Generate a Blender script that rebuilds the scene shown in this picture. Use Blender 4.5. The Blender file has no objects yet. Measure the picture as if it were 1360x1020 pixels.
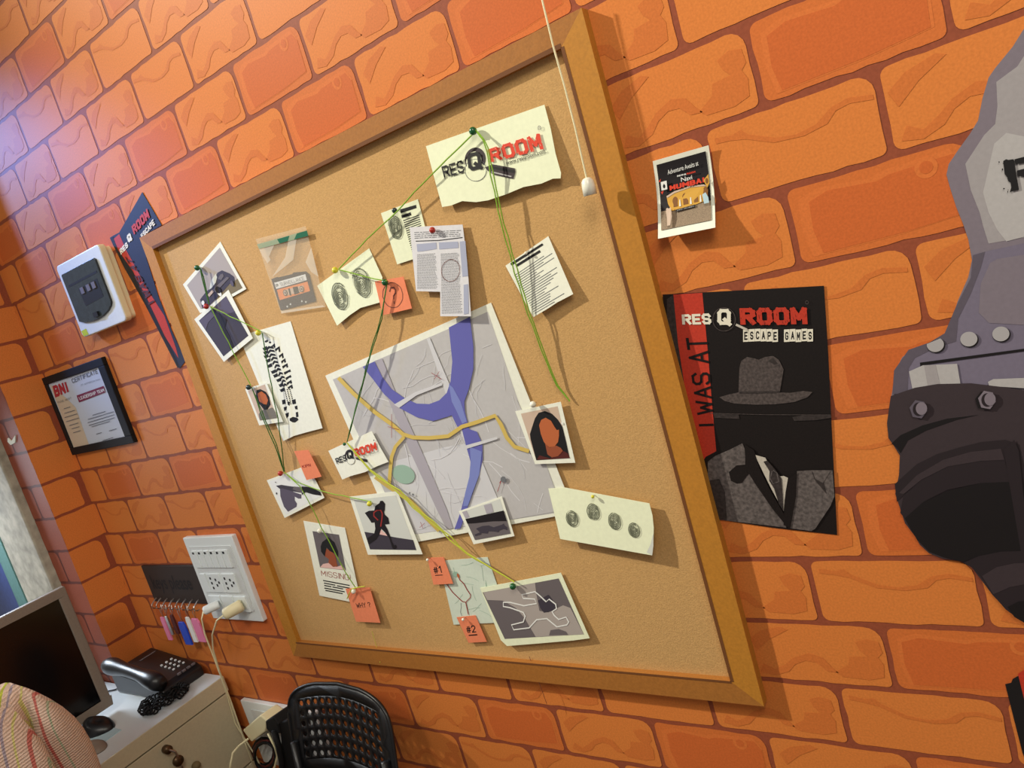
import bpy, bmesh, math, random
from mathutils import Vector, Matrix
random.seed(7)
SC = bpy.context.scene
COL = SC.collection
# ------------------------------------------------------------------ camera
# wall frame: u right along the wall, v down from eye height, w distance into the wall (brick wall at w=1)
F = 959.04
RM = ((0.80478751, 0.28277721, 0.52187558), (-0.14836437, 0.94715068, -0.28441801), (-0.57472173, 0.15146831, 0.8042091))
EYE = 1.55
def B(p): return Vector((p[0], p[2] - 1.0, EYE - p[1]))          # wall frame -> world
def ray(x, y):
    a, b = (x - 680) / F, (y - 510) / F
    return tuple(RM[0][i] * a + RM[1][i] * b + RM[2][i] for i in range(3))
cam = bpy.data.objects.new('camera', bpy.data.cameras.new('camera')); COL.objects.link(cam)
def _d(v): return Vector((v[0], v[2], -v[1]))
r_, u_, b_ = _d(RM[0]), -_d(RM[1]), -_d(RM[2])
cam.matrix_world = Matrix(((r_.x, u_.x, b_.x, 0), (r_.y, u_.y, b_.y, -1.0), (r_.z, u_.z, b_.z, EYE), (0, 0, 0, 1)))
cam.data.sensor_width = 36; cam.data.lens = F * 36 / 1360; cam.data.clip_start = 0.02
SC.camera = cam
# ------------------------------------------------------------------ light
SC.view_settings.view_transform = 'Standard'; SC.view_settings.look = 'None'
SC.view_settings.gamma = 1; SC.view_settings.exposure = -0.15; SC.view_settings.use_curve_mapping = False
wd = bpy.data.worlds.new('room_light'); SC.world = wd; wd.use_nodes = True
wd.node_tree.nodes['Background'].inputs[0].default_value = (1.0, 0.95, 0.92, 1)
wd.node_tree.nodes['Background'].inputs[1].default_value = 0.30
def area(name, p, target, size, power, col, spread=180):
    l = bpy.data.lights.new(name, 'AREA'); l.size = size; l.energy = power; l.color = col; l.spread = math.radians(spread)
    o = bpy.data.objects.new(name, l); COL.objects.link(o); o.location = B(p)
    o.rotation_euler = (B(target) - B(p)).to_track_quat('-Z', 'Y').to_euler(); return o
def spot(name, p, target, r, power, col, ang, blend):
    l = bpy.data.lights.new(name, 'SPOT'); l.shadow_soft_size = r; l.energy = power; l.color = col; l.spot_size = math.radians(ang); l.spot_blend = blend
    o = bpy.data.objects.new(name, l); COL.objects.link(o); o.location = B(p)
    o.rotation_euler = (B(target) - B(p)).to_track_quat('-Z', 'Y').to_euler(); return o
spot('added_key_spot', (-3.7, -2.9, -0.9), (0.3, 0.6, 1), 0.06, 1120, (1.0, 0.95, 0.80), 38.5, 1.0)  # added unseen key, placed so board and papers cast shadows to lower right
area('ceiling_panel_light', (0.45, -1.35, -0.4), (-0.6, 0.1, 1), 0.8, 25, (1.0, 0.93, 0.78))
spot('cool_tube_light', (-3.65, -1.4, 0.14), (-2.06, -0.42, 1), 0.12, 380, (0.20, 0.38, 1.0), 24, 1.0)
area('window_daylight', (-3.1, 0.15, 0.72), (-2.1, 0.86, 0.75), 0.4, 5.5, (0.78, 0.88, 1.0), 100)
area('added_corner_fill', (-0.9, -1.3, -0.9), (-1.95, 0.65, 0.95), 0.35, 2.6, (1.0, 0.93, 0.82), 60)  # added fill without a fitting, lifts the lower left wall and switch panel
# ------------------------------------------------------------------ materials
def lin(c):
    c /= 255.0
    return c / 12.92 if c <= 0.04045 else ((c + 0.055) / 1.055) ** 2.4
MATS = {}
def mat(name, rgb, rough=0.7, noise=0.0, scale=60.0, bump=0.0, metal=0.0, alpha=1.0, spec=0.3, trans=0.0, detail=3.0, stretch=None):
    if name in MATS: return MATS[name]
    m = bpy.data.materials.new(name); m.use_nodes = True; nt = m.node_tree; p = nt.nodes['Principled BSDF']
    c = (lin(rgb[0]), lin(rgb[1]), lin(rgb[2]), 1)
    p.inputs['Base Color'].default_value = c; p.inputs['Roughness'].default_value = rough
    p.inputs['Metallic'].default_value = metal; p.inputs['Alpha'].default_value = alpha
    p.inputs['Specular IOR Level'].default_value = spec; p.inputs['Transmission Weight'].default_value = trans
    if noise or bump:
        tc = nt.nodes.new('ShaderNodeTexCoord'); nz = nt.nodes.new('ShaderNodeTexNoise')
        nz.inputs['Scale'].default_value = scale; nz.inputs['Detail'].default_value = detail
        src = tc.outputs['Object']
        if stretch:
            mp = nt.nodes.new('ShaderNodeMapping'); mp.inputs['Scale'].default_value = stretch
            nt.links.new(src, mp.inputs['Vector']); src = mp.outputs['Vector']
        nt.links.new(src, nz.inputs['Vector'])
        if noise:
            cr = nt.nodes.new('ShaderNodeValToRGB')
            cr.color_ramp.elements[0].position = 0.3; cr.color_ramp.elements[1].position = 0.7
            cr.color_ramp.elements[0].color = tuple(x * (1 - noise) for x in c[:3]) + (1,)
            cr.color_ramp.elements[1].color = tuple(min(1, x * (1 + noise)) for x in c[:3]) + (1,)
            nt.links.new(nz.outputs['Fac'], cr.inputs['Fac']); nt.links.new(cr.outputs['Color'], p.inputs['Base Color'])
        if bump:
            bp = nt.nodes.new('ShaderNodeBump'); bp.inputs['Strength'].default_value = bump; bp.inputs['Distance'].default_value = 0.002
            nt.links.new(nz.outputs['Fac'], bp.inputs['Height']); nt.links.new(bp.outputs['Normal'], p.inputs['Normal'])
    MATS[name] = m; return m
M = dict(
 mortar=mat('mortar', (146, 76, 52), .5, .10, 220, spec=.17), brick=mat('brick', (213, 125, 60), .5, .09, 320, spec=.17),
 brick2=mat('brick_red', (205, 111, 54), .5, .09, 320, spec=.17), blotch=mat('brick_blotch', (204, 114, 55), .5, .09, 320, spec=.17),
 blotchd=mat('brick_blotch_dark', (200, 102, 50), .5, .09, 320, spec=.17), line=mat('brick_light', (211, 115, 57), .5, .09, 320, spec=.17),
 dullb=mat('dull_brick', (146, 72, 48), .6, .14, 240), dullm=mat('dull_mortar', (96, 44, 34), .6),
 cork=mat('cork', (196, 154, 98), .85, .11, 420, .3), wood=mat('frame_wood', (164, 106, 46), .6, .09, 260, .1, stretch=(1, 1, 1)),
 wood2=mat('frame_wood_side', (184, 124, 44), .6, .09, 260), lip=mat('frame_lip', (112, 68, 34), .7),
 paper=mat('white_paper', (232, 232, 216), .75, .03, 150), cream=mat('cream_paper', (230, 234, 202), .75, .03, 150),
 mint=mat('pale_mint_paper', (206, 216, 200), .75, .03, 150), news=mat('newsprint', (214, 212, 216), .8, .04, 200),
 orange=mat('orange_note', (226, 130, 92), .75, .04, 150), ink=mat('black_ink', (24, 22, 24), .6), grey=mat('grey_ink', (110, 112, 116), .7),
 red=mat('red_ink', (214, 62, 38), .6, .1, 500), darkred=mat('dark_red_ink', (150, 44, 40), .6), brown=mat('brown_ink', (110, 62, 50), .7),
 fp=mat('fingerprint_ink', (96, 100, 82), .7), fpb=mat('fingerprint_tint', (200, 203, 174), .7),
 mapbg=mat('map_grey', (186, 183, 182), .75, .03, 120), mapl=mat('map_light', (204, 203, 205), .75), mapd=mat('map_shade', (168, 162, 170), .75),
 river=mat('river_blue', (98, 98, 170), .7), riverl=mat('river_light', (122, 132, 192), .7), riverd=mat('river_dark', (72, 66, 118), .7), road=mat('road_yellow', (206, 178, 92), .7),
 park=mat('park_green', (150, 178, 160), .7), street=mat('street_white', (216, 214, 216), .7),
 news_b=mat('news_blue_block', (164, 168, 190), .75), pgrey=mat('photo_grey', (168, 158, 152), .6), plight=mat('photo_light', (206, 208, 200), .6),
 pdark=mat('photo_dark', (62, 56, 66), .6), pblack=mat('photo_black', (26, 20, 24), .6), pmid=mat('photo_mid_grey', (104, 96, 98), .6),
 ppurple=mat('photo_purple', (88, 80, 96), .6), pwhite=mat('photo_white', (228, 228, 224), .6), olive=mat('photo_olive', (120, 106, 74), .6),
 skin=mat('photo_skin', (182, 98, 56), .6), skind=mat('photo_skin_dark', (148, 76, 48), .6), tan=mat('photo_tan', (200, 176, 156), .6),
 maroon=mat('photo_maroon', (84, 34, 30), .6), pink=mat('photo_pink', (226, 184, 176), .6), greyc=mat('photo_shirt', (118, 112, 102), .6),
 green=mat('string_green', (132, 172, 52), .8), greend=mat('string_dark_green', (62, 104, 40), .8), yellowg=mat('string_yellow_green', (190, 196, 66), .8),
 pin_green=mat('pin_green', (24, 92, 48), .25, spec=.6), pin_yellow=mat('pin_yellow', (214, 206, 50), .3, spec=.6), pin_red=mat('pin_red', (176, 44, 34), .3, spec=.6),
 pin_teal=mat('pin_teal', (28, 52, 56), .3, spec=.6), pin_white=mat('pin_white', (232, 230, 214), .3, spec=.6), steel=mat('steel', (190, 186, 180), .3, metal=1),
 white=mat('white_plastic', (214, 218, 218), .4, .03, 100, spec=.5), creamp=mat('cream_plastic', (232, 222, 180), .45, spec=.5), lightp=mat('switch_white', (226, 232, 232), .4, spec=.5),
 black=mat('black_plastic', (22, 22, 24), .35, spec=.5), blackm=mat('black_matt', (16, 15, 16), .7), smoke=mat('smoked_window', (52, 60, 62), .15, .15, 60, spec=.6),
 screen=mat('screen_black', (6, 6, 7), .15, spec=.5), bezel=mat('taupe_bezel', (128, 116, 104), .5, .06, 200), deskw=mat('desk_top_white', (206, 212, 214), .35, spec=.5),
 deskc=mat('cream_laminate', (200, 190, 160), .55, .04, 160), gap=mat('dark_gap', (40, 30, 24), .9), bluep=mat('blue_plastic', (36, 70, 190), .4), pinkp=mat('pink_plastic', (228, 128, 168), .4),
 pposter=mat('poster_black', (24, 18, 17), .5, .2, 400), pred=mat('poster_red', (186, 56, 38), .5, .12, 300), pwhit=mat('poster_white', (228, 222, 204), .5),
 hat=mat('poster_hat_grey', (76, 67, 65), .6, .45, 260, detail=6), coat=mat('poster_coat_grey', (92, 84, 82), .6, .45, 200, detail=6), coatd=mat('poster_coat_dark', (52, 45, 44), .6, .4, 200), shirt=mat('poster_shirt', (190, 182, 170), .6, .1, 300),
 navy=mat('poster_navy', (34, 38, 58), .5, .12, 300), m1=mat('machine_grey', (124, 114, 124), .6, .04, 200), m2=mat('machine_light', (158, 152, 154), .6, .04, 200), m3=mat('machine_pale', (176, 172, 172), .6, .04, 200),
 m4=mat('machine_violet', (116, 108, 126), .6, .04, 200), m5=mat('machine_mid', (92, 84, 96), .6, .04, 200), m6=mat('machine_dark', (58, 48, 52), .6, .04, 200), m7=mat('machine_darker', (40, 32, 36), .6), m8=mat('machine_black', (22, 18, 20), .6), rivet=mat('rivet_grey', (168, 164, 166), .6),
 stone=mat('stone_trim', (168, 160, 142), .8, .3, 28, .6, detail=8), teal=mat('teal_frame', (92, 130, 124), .5, .1, 90), bluew=mat('dusk_blue_pane', (62, 82, 140), .35, .12, 50), floor=mat('floor_tile', (128, 104, 84), .5, .08, 12),
 gold=mat('picture_gold', (206, 156, 60), .6), golda=mat('picture_gold_dark', (128, 82, 36), .6), pave=mat('picture_pavement', (140, 120, 98), .6, .3, 900), paleblue=mat('picture_pale_blue', (170, 196, 206), .6),
 cbrown=mat('brass_brown', (92, 70, 48), .35, metal=.6), sand=mat('certificate_sand', (202, 184, 160), .7), certw=mat('certificate_white', (196, 202, 214), .7), certr=mat('certificate_red', (172, 44, 56), .6), certm=mat('certificate_maroon', (122, 36, 66), .6),
 bag=mat('clear_plastic_bag', (236, 228, 206), .2, alpha=.14, spec=.6), bagh=mat('bag_crease', (240, 232, 214), .3, alpha=.40), seal=mat('bag_seal_green', (40, 104, 76), .4), seall=mat('bag_seal_pale', (150, 170, 140), .4, alpha=.8),
 tape=mat('cassette_black', (50, 38, 46), .4), tapeo=mat('cassette_orange', (230, 134, 72), .5), sage=mat('key_board', (52, 40, 34), .6), lime=mat('lime_sticker', (190, 200, 50), .5),
)
def knit_material():
    m = bpy.data.materials.new('striped_knit'); m.use_nodes = True; nt = m.node_tree; p = nt.nodes['Principled BSDF']; p.inputs['Roughness'].default_value = .95
    tc = nt.nodes.new('ShaderNodeTexCoord'); sp = nt.nodes.new('ShaderNodeSeparateXYZ'); nt.links.new(tc.outputs['Object'], sp.inputs[0])
    # stripes run down the body, spaced across the shoulders (y) and front to back (x)
    mul = nt.nodes.new('ShaderNodeMath'); mul.operation = 'MULTIPLY'; mul.inputs[1].default_value = 0.75; nt.links.new(sp.outputs['X'], mul.inputs[0])
    add = nt.nodes.new('ShaderNodeMath'); add.operation = 'ADD'; nt.links.new(sp.outputs['Y'], add.inputs[0]); nt.links.new(mul.outputs[0], add.inputs[1])
    sc = nt.nodes.new('ShaderNodeMath'); sc.operation = 'MULTIPLY'; sc.inputs[1].default_value = 9.0; nt.links.new(add.outputs[0], sc.inputs[0])
    fr = nt.nodes.new('ShaderNodeMath'); fr.operation = 'FRACT'; nt.links.new(sc.outputs[0], fr.inputs[0])
    cr = nt.nodes.new('ShaderNodeValToRGB'); cr.color_ramp.interpolation = 'CONSTANT'
    base = (238, 212, 194); pts = [(0, base), (.10, (196, 206, 70)), (.15, base), (.24, (176, 164, 178)), (.28, base), (.38, (224, 222, 140)), (.41, base), (.55, (214, 122, 112)), (.60, base), (.72, (186, 200, 170)), (.75, base)]
    els = cr.color_ramp.elements
    while len(els) < len(pts): els.new(0.5)
    for e, (a, c) in zip(els, pts): e.position = a
    for e, (a, c) in zip(els, pts): e.color = (lin(c[0]), lin(c[1]), lin(c[2]), 1)
    nt.links.new(fr.outputs[0], cr.inputs['Fac'])
    wv = nt.nodes.new('ShaderNodeTexWave'); wv.bands_direction = 'Z'; wv.inputs['Scale'].default_value = 62; wv.inputs['Distortion'].default_value = 3; wv.inputs['Detail'].default_value = 2; wv.inputs['Detail Scale'].default_value = 8
    nt.links.new(tc.outputs['Object'], wv.inputs['Vector'])
    mx = nt.nodes.new('ShaderNodeMixRGB'); mx.blend_type = 'MULTIPLY'; mx.inputs['Fac'].default_value = .25
    nt.links.new(cr.outputs[0], mx.inputs[1]); nt.links.new(wv.outputs['Color'], mx.inputs[2]); nt.links.new(mx.outputs[0], p.inputs['Base Color'])
    bp = nt.nodes.new('ShaderNodeBump'); bp.inputs['Strength'].default_value = .7; bp.inputs['Distance'].default_value = .004
    nt.links.new(wv.outputs['Fac'], bp.inputs['Height']); nt.links.new(bp.outputs['Normal'], p.inputs['Normal'])
    return m
KNIT = knit_material()
# ------------------------------------------------------------------ object helpers
def tag(o, label=None, cat=None, group=None, kind=None):
    if label: o['label'] = label
    if cat: o['category'] = cat
    if group: o['group'] = group
    if kind: o['kind'] = kind
    return o
def plink(o, parent):
    COL.objects.link(o)
    if parent:
        o.parent = parent; o.location = o.location - wloc(parent)
def wloc(o):
    v = Vector(o.location)
    while o.parent: o = o.parent; v += o.location
    return v
def empty(name, loc, label=None, cat=None, group=None, kind=None):
    o = bpy.data.objects.new(name, None); o.empty_display_size = .02; COL.objects.link(o); o.location = loc
    return tag(o, label, cat, group, kind)
class MB:
    """collects faces (world points) with a material each; build() links them as one mesh object"""
    def __init__(s): s.v = []; s.f = []; s.m = []; s.mats = []; s.smooth = False
    def mi(s, m):
        if m not in s.mats: s.mats.append(m)
        return s.mats.index(m)
    def add(s, vs, fs, m):
        n = len(s.v); s.v += [Vector(p) for p in vs]; k = s.mi(m)
        for f in fs: s.f.append([n + i for i in f]); s.m.append(k)
        return s
    def box(s, lo, hi, m):
        x0, y0, z0 = lo; x1, y1, z1 = hi
        vs = [(x0, y0, z0), (x1, y0, z0), (x1, y1, z0), (x0, y1, z0), (x0, y0, z1), (x1, y0, z1), (x1, y1, z1), (x0, y1, z1)]
        return s.add(vs, [(0, 3, 2, 1), (4, 5, 6, 7), (0, 1, 5, 4), (1, 2, 6, 5), (2, 3, 7, 6), (3, 0, 4, 7)], m)
    def prism(s, front, back, m, mside=None):
        n = len(front); s.add(front, [list(range(n))], m)
        s.add(list(front) + list(back), [[i, n + i, n + (i + 1) % n, (i + 1) % n] for i in range(n)], mside or m)
        s.add(back, [list(range(n))[::-1]], mside or m); return s
    def tube(s, pts, r, m, seg=6, cap=True):
        pts = [Vector(p) for p in pts]; rings = []; up = Vector((0.13, 0.2, 0.97)); n = len(pts)
        for i, p in enumerate(pts):
            t = (pts[min(i + 1, n - 1)] - pts[max(i - 1, 0)]).normalized()
            a = t.cross(up)
            if a.length < .05: a = t.cross(Vector((1, 0, 0)))
            a.normalize(); b = t.cross(a); rr = r[i] if isinstance(r, (list, tuple)) else r
            rings.append([p + (a * math.cos(k * 2 * math.pi / seg) + b * math.sin(k * 2 * math.pi / seg)) * rr for k in range(seg)])
            up = b if False else up
        vs = [v for rg in rings for v in rg]; fs = []
        for i in range(n - 1):
            for k in range(seg):
                fs.append((i * seg + k, i * seg + (k + 1) % seg, (i + 1) * seg + (k + 1) % seg, (i + 1) * seg + k))
        if cap: fs += [tuple(range(seg))[::-1], tuple((n - 1) * seg + k for k in range(seg))]
        return s.add(vs, fs, m)
    def ball(s, c, r, m, seg=12, sc=(1, 1, 1)):
        c = Vector(c); vs = []; fs = []; n = seg // 2
        for i in range(n + 1):
            for k in range(seg):
                a = math.pi * i / n; b = 2 * math.pi * k / seg
                vs.append(c + Vector((r * sc[0] * math.sin(a) * math.cos(b), r * sc[1] * math.sin(a) * math.sin(b), r * sc[2] * math.cos(a))))
        for i in range(n):
            for k in range(seg): fs.append((i * seg + k, i * seg + (k + 1) % seg, (i + 1) * seg + (k + 1) % seg, (i + 1) * seg + k))
        return s.add(vs, fs, m)
    def build(s, name, parent=None, smooth=False, bevel=0.0, base=False):
        xs = [p.x for p in s.v]; ys = [p.y for p in s.v]; zs = [p.z for p in s.v]
        o_ = Vector(((min(xs) + max(xs)) / 2, (min(ys) + max(ys)) / 2, min(zs) if base else (min(zs) + max(zs)) / 2))
        me = bpy.data.meshes.new(name); me.from_pydata([p - o_ for p in s.v], [], s.f)
        for m in s.mats: me.materials.append(m)
        me.polygons.foreach_set('material_index', s.m)
        if smooth: me.polygons.foreach_set('use_smooth', [True] * len(s.f))
        me.update()
        if bevel or smooth:
            bm = bmesh.new(); bm.from_mesh(me); bmesh.ops.remove_doubles(bm, verts=bm.verts, dist=1e-5); bmesh.ops.recalc_face_normals(bm, faces=bm.faces); bm.to_mesh(me); bm.free()
        o = bpy.data.objects.new(name, me); o.location = o_; plink(o, parent)
        if bevel:
            b = o.modifiers.new('bevel', 'BEVEL'); b.width = bevel; b.segments = 3; b.limit_method = 'ANGLE'; b.angle_limit = math.radians(40)
        return o
# ------------------------------------------------------------------ flat shapes, traced on the photograph and laid on a real plane
def Z(ox, oy, s): return lambda *pts: [(ox + x * s, oy + y * s) for x, y in pts]
def poly(pts): return (list(pts), [list(range(len(pts)))])
def ell(c, rx, ry, rot=0, n=28, wob=0):
    a = math.radians(rot); out = []
    for i in range(n):
        t = 2 * math.pi * i / n; k = 1 + (random.uniform(-wob, wob) if wob else 0)
        x, y = rx * k * math.cos(t), ry * k * math.sin(t); out.append((c[0] + x * math.cos(a) - y * math.sin(a), c[1] + x * math.sin(a) + y * math.cos(a)))
    return out
def stroke(pts, w, closed=False):
    n = len(pts); L = []; Rr = []
    for i, p in enumerate(pts):
        a = pts[(i - 1) % n] if (closed or i > 0) else p; b = pts[(i + 1) % n] if (closed or i < n - 1) else p
        dx, dy = b[0] - a[0], b[1] - a[1]; l = math.hypot(dx, dy) or 1; nx, ny = -dy / l * w / 2, dx / l * w / 2
        L.append((p[0] + nx, p[1] + ny)); Rr.append((p[0] - nx, p[1] - ny))
    m = n if closed else n - 1
    return (L + Rr, [[i, (i + 1) % n, n + (i + 1) % n, n + i] for i in range(m)])
SF = {'A': [[(0,6),(2,0),(4,6)],[(.8,4),(3.2,4)]], 'B': [[(0,0),(0,6),(3,6),(4,5.2),(4,3.8),(3,3),(0,3)],[(0,0),(2.8,0),(3.7,.7),(3.7,2.3),(3,3)]], 'C': [[(4,1.2),(3.2,0),(.8,0),(0,1.2),(0,4.8),(.8,6),(3.2,6),(4,4.8)]],
 'D': [[(0,0),(0,6),(2.8,6),(4,4.8),(4,1.2),(2.8,0),(0,0)]], 'E': [[(3.8,0),(0,0),(0,6),(3.8,6)],[(0,3),(3.2,3)]], 'F': [[(3.8,0),(0,0),(0,6)],[(0,3),(3.2,3)]], 'G': [[(4,1.2),(3.2,0),(.8,0),(0,1.2),(0,4.8),(.8,6),(3.2,6),(4,4.8),(4,3.3),(2.4,3.3)]],
 'H': [[(0,0),(0,6)],[(4,0),(4,6)],[(0,3),(4,3)]], 'I': [[(.6,0),(.6,6)]], 'K': [[(0,0),(0,6)],[(4,0),(0,3.4)],[(1.2,2.6),(4,6)]], 'L': [[(0,0),(0,6),(3.6,6)]], 'M': [[(0,6),(0,0),(2.2,4),(4.4,0),(4.4,6)]], 'N': [[(0,6),(0,0),(4,6),(4,0)]],
 'O': [[(.8,0),(0,1.1),(0,4.9),(.8,6),(3.2,6),(4,4.9),(4,1.1),(3.2,0),(.8,0)]], 'P': [[(0,6),(0,0),(3,0),(4,.8),(4,2.4),(3,3.2),(0,3.2)]], 'Q': [[(.8,0),(0,1.1),(0,4.7),(.8,5.8),(3.2,5.8),(4,4.7),(4,1.1),(3.2,0),(.8,0)],[(2.2,4),(4.4,6.4)]],
 'R': [[(0,6),(0,0),(3,0),(4,.8),(4,2.3),(3,3.1),(0,3.1)],[(2,3.1),(4,6)]], 'S': [[(4,1.1),(3.2,0),(.8,0),(0,.9),(0,2.1),(.8,2.9),(3.2,3.2),(4,4),(4,5),(3.2,6),(.8,6),(0,4.9)]], 'T': [[(0,0),(4,0)],[(2,0),(2,6)]], 'U': [[(0,0),(0,5),(.8,6),(3.2,6),(4,5),(4,0)]], 'V': [[(0,0),(2,6),(4,0)]],
 'W': [[(0,0),(1.1,6),(2.4,1.6),(3.7,6),(4.8,0)]], 'Y': [[(0,0),(2,3),(4,0)],[(2,3),(2,6)]], '!': [[(.6,0),(.6,4)],[(.6,5.4),(.6,6)]], '?': [[(0,1.2),(.8,0),(3,0),(3.8,1),(3.6,2.2),(2,3.2),(2,4.2)],[(2,5.4),(2,6)]], '#': [[(1.6,0),(.8,6)],[(3.4,0),(2.6,6)],[(0,2),(4.2,2)],[(0,4),(4.2,4)]], '1': [[(.4,1.4),(2,0),(2,6)]], '2': [[(0,1.2),(.8,0),(3.2,0),(4,1),(4,2.2),(0,6),(4,6)]]}
def sglyphs(txt, wt=.8, gap=1.5):
    vs = []; fs = []; x = 0
    for ch in txt:
        if ch == ' ': x += 3; continue
        G_ = SF[ch]; wd_ = max(p[0] for l in G_ for p in l)
        for l in G_:
            for (ax, ay), (bx, by) in zip(l, l[1:]):
                dx, dy = bx - ax, by - ay; L = math.hypot(dx, dy); ux, uy = dx / L * wt * .42, dy / L * wt * .42; nx, ny = -dy / L * wt / 2, dx / L * wt / 2
                n = len(vs); vs += [(x + ax - ux + nx, ay - uy + ny), (x + bx + ux + nx, by + uy + ny), (x + bx + ux - nx, by + uy - ny), (x + ax - ux - nx, ay - uy - ny)]; fs.append([n, n + 1, n + 2, n + 3])
        x += wd_ + gap
    x0, x1 = min(v[0] for v in vs), max(v[0] for v in vs); y0, y1 = min(v[1] for v in vs), max(v[1] for v in vs)
    return [((a - x0) / (x1 - x0), (b - y0) / (y1 - y0)) for a, b in vs], fs
_TX = {}
def glyphs(txt, bold=0.0, space=1.0):
    k = (txt, bold, space)
    if k not in _TX:
        cu = bpy.data.curves.new('t', 'FONT'); cu.body = txt; cu.offset = bold; cu.resolution_u = 4; cu.space_character = space; cu.fill_mode = 'FRONT'
        o = bpy.data.objects.new('t', cu); COL.objects.link(o); bpy.context.view_layer.update()
        dg = bpy.context.evaluated_depsgraph_get(); me = bpy.data.meshes.new_from_object(o.evaluated_get(dg))
        vs = [(v.co.x, v.co.y) for v in me.vertices]; fs = [list(p.vertices) for p in me.polygons]
        bpy.data.objects.remove(o); bpy.data.meshes.remove(me); bpy.data.curves.remove(cu)
        x0, x1 = min(v[0] for v in vs), max(v[0] for v in vs); y0, y1 = min(v[1] for v in vs), max(v[1] for v in vs)
        _TX[k] = ([((x - x0) / (x1 - x0), 1 - (y - y0) / (y1 - y0)) for x, y in vs], fs)
    return _TX[k]
def quadmap(q, s, t):
    (ax, ay), (bx, by), (cx, cy), (dx, dy) = q      # TL TR BR BL
    return ((1 - t) * ((1 - s) * ax + s * bx) + t * ((1 - s) * dx + s * cx), (1 - t) * ((1 - s) * ay + s * by) + t * ((1 - s) * dy + s * cy))
def text(txt, q, bold=0.0, space=1.0):
    if all(c in SF or c == ' ' for c in txt):
        vs, fs = sglyphs(txt, .55 + bold * 30, 1.3 + bold * 26)
        return ([quadmap(q, s, t) for s, t in vs], fs, [(i // 4) * 5e-6 % 1.6e-4 for i in range(len(vs))])
    vs, fs = glyphs(txt, bold, space)
    return ([quadmap(q, s, t) for s, t in vs], fs)
def inq(q, pts): return [quadmap(q, s, t) for s, t in pts]
class Plane:
    def __init__(s, a, b=0.0, c=0.0): s.a, s.b, s.c = a, b, c   # w = a + b v + c u
    def pt(s, x, y, off=0.0):
        d = ray(x, y); t = (s.a - off) / (d[2] - s.b * d[1] - s.c * d[0]); return B((d[0] * t, d[1] * t, d[2] * t))
def plane_tilt(outline, top, bot):
    vs = [ray(x, y) for x, y in outline]; v = [d[1] / d[2] for d in vs]; v0, v1 = min(v), max(v)
    b = -(bot - top) / (v1 - v0); return Plane(1 - top - b * v0, b)
def lay(mb, pl, shapes, l0=1, step=.00022):
    for k, (m, sh) in enumerate(shapes):
        if sh and not isinstance(sh, tuple): sh = poly(sh)
        ex = sh[2] if len(sh) > 2 else None
        mb.add([pl.pt(x, y, (l0 + k) * step + (ex[i] if ex else 0)) for i, (x, y) in enumerate(sh[0])], sh[1], m)
    return mb
TH = .0007
def sheet(name, label, cat, outline, m, top, bot, group=None, thick=TH, curl=None):
    pl = plane_tilt(outline, top, bot); mb = MB()
    f = [pl.pt(x, y) for x, y in outline]; mb.prism(f, [p + Vector((0, thick, 0)) for p in f], m)
    o = mb.build(name); tag(o, label, cat, group); o_pl[o.name] = pl; return o, pl
o_pl = {}
def part(o, pl, name, shapes, l0=1, label=None):
    mb = MB(); lay(mb, pl, shapes, l0); c = mb.build(name, o)
    if label: c['label'] = label
    return c
def fingerprint(c, rx, ry, rot, w=1.0, rings=7):
    out = [(M['fpb'], ell(c, rx * 1.0, ry * 1.0, rot))]
    for k in range(rings):
        f = (k + .6) / rings; a0 = random.uniform(0, 6.28); e = ell((c[0], c[1] + ry * .12 * (1 - f)), rx * f, ry * f, rot, 26, .035)
        s0 = int(a0 / 6.28 * 26); e = e[s0:] + e[:s0]; g = random.choice([0, 2, 3]); out.append((M['fp'], stroke(e[:26 - g], w)))
    return out
def logo(q, www=True, small=False):
    """the logo sheet: q = quad that spans the text from the R of RES to the M of ROOM"""
    k = []
    return k
# ================================================================== SETTING
def wpt(u, v, w): return B((u, v, w))
V0 = .0015; PITCH = .1043
ODD = [.12, -.089, -.298, -.509, -.722, -.935, -1.133, -1.34, -1.548, -1.747, -1.943, -2.145, -2.33]
EVEN = [.20, -.010, -.217, -.429, -.633, -.842, -1.04, -1.25, -1.445, -1.65, -1.85, -2.048, -2.245]
while ODD[0] < 1.1: ODD.insert(0, ODD[0] + .209); 
while EVEN[0] < 1.1: EVEN.insert(0, EVEN[0] + .209)
def rrect(u0, u1, v0, v1, rad, wob=.0012):
    # rad = (TL, TR, BR, BL)
    out = []; cs = [(u0, v0, 180, rad[0]), (u1, v0, 270, rad[1]), (u1, v1, 0, rad[2]), (u0, v1, 90, rad[3])]
    for cu, cv, a0, r in cs:
        r = min(r, (u1 - u0) * .45, (v1 - v0) * .45)
        cx = cu + (r if cu == u0 else -r); cy = cv + (r if cv == v0 else -r)
        for k in range(5):
            a = math.radians(a0 + k * 22.5); out.append((cx + r * math.cos(a), cy + r * math.sin(a)))
    res = []; n = len(out)
    for i in range(n):
        p, q = out[i], out[(i + 1) % n]; res.append(p); L = math.hypot(q[0] - p[0], q[1] - p[1])
        if L > .03:
            m = int(L / .018)
            for j in range(1, m):
                t = j / m; res.append((p[0] + (q[0] - p[0]) * t + random.uniform(-wob, wob), p[1] + (q[1] - p[1]) * t + random.uniform(-wob, wob)))
    return res
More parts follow.
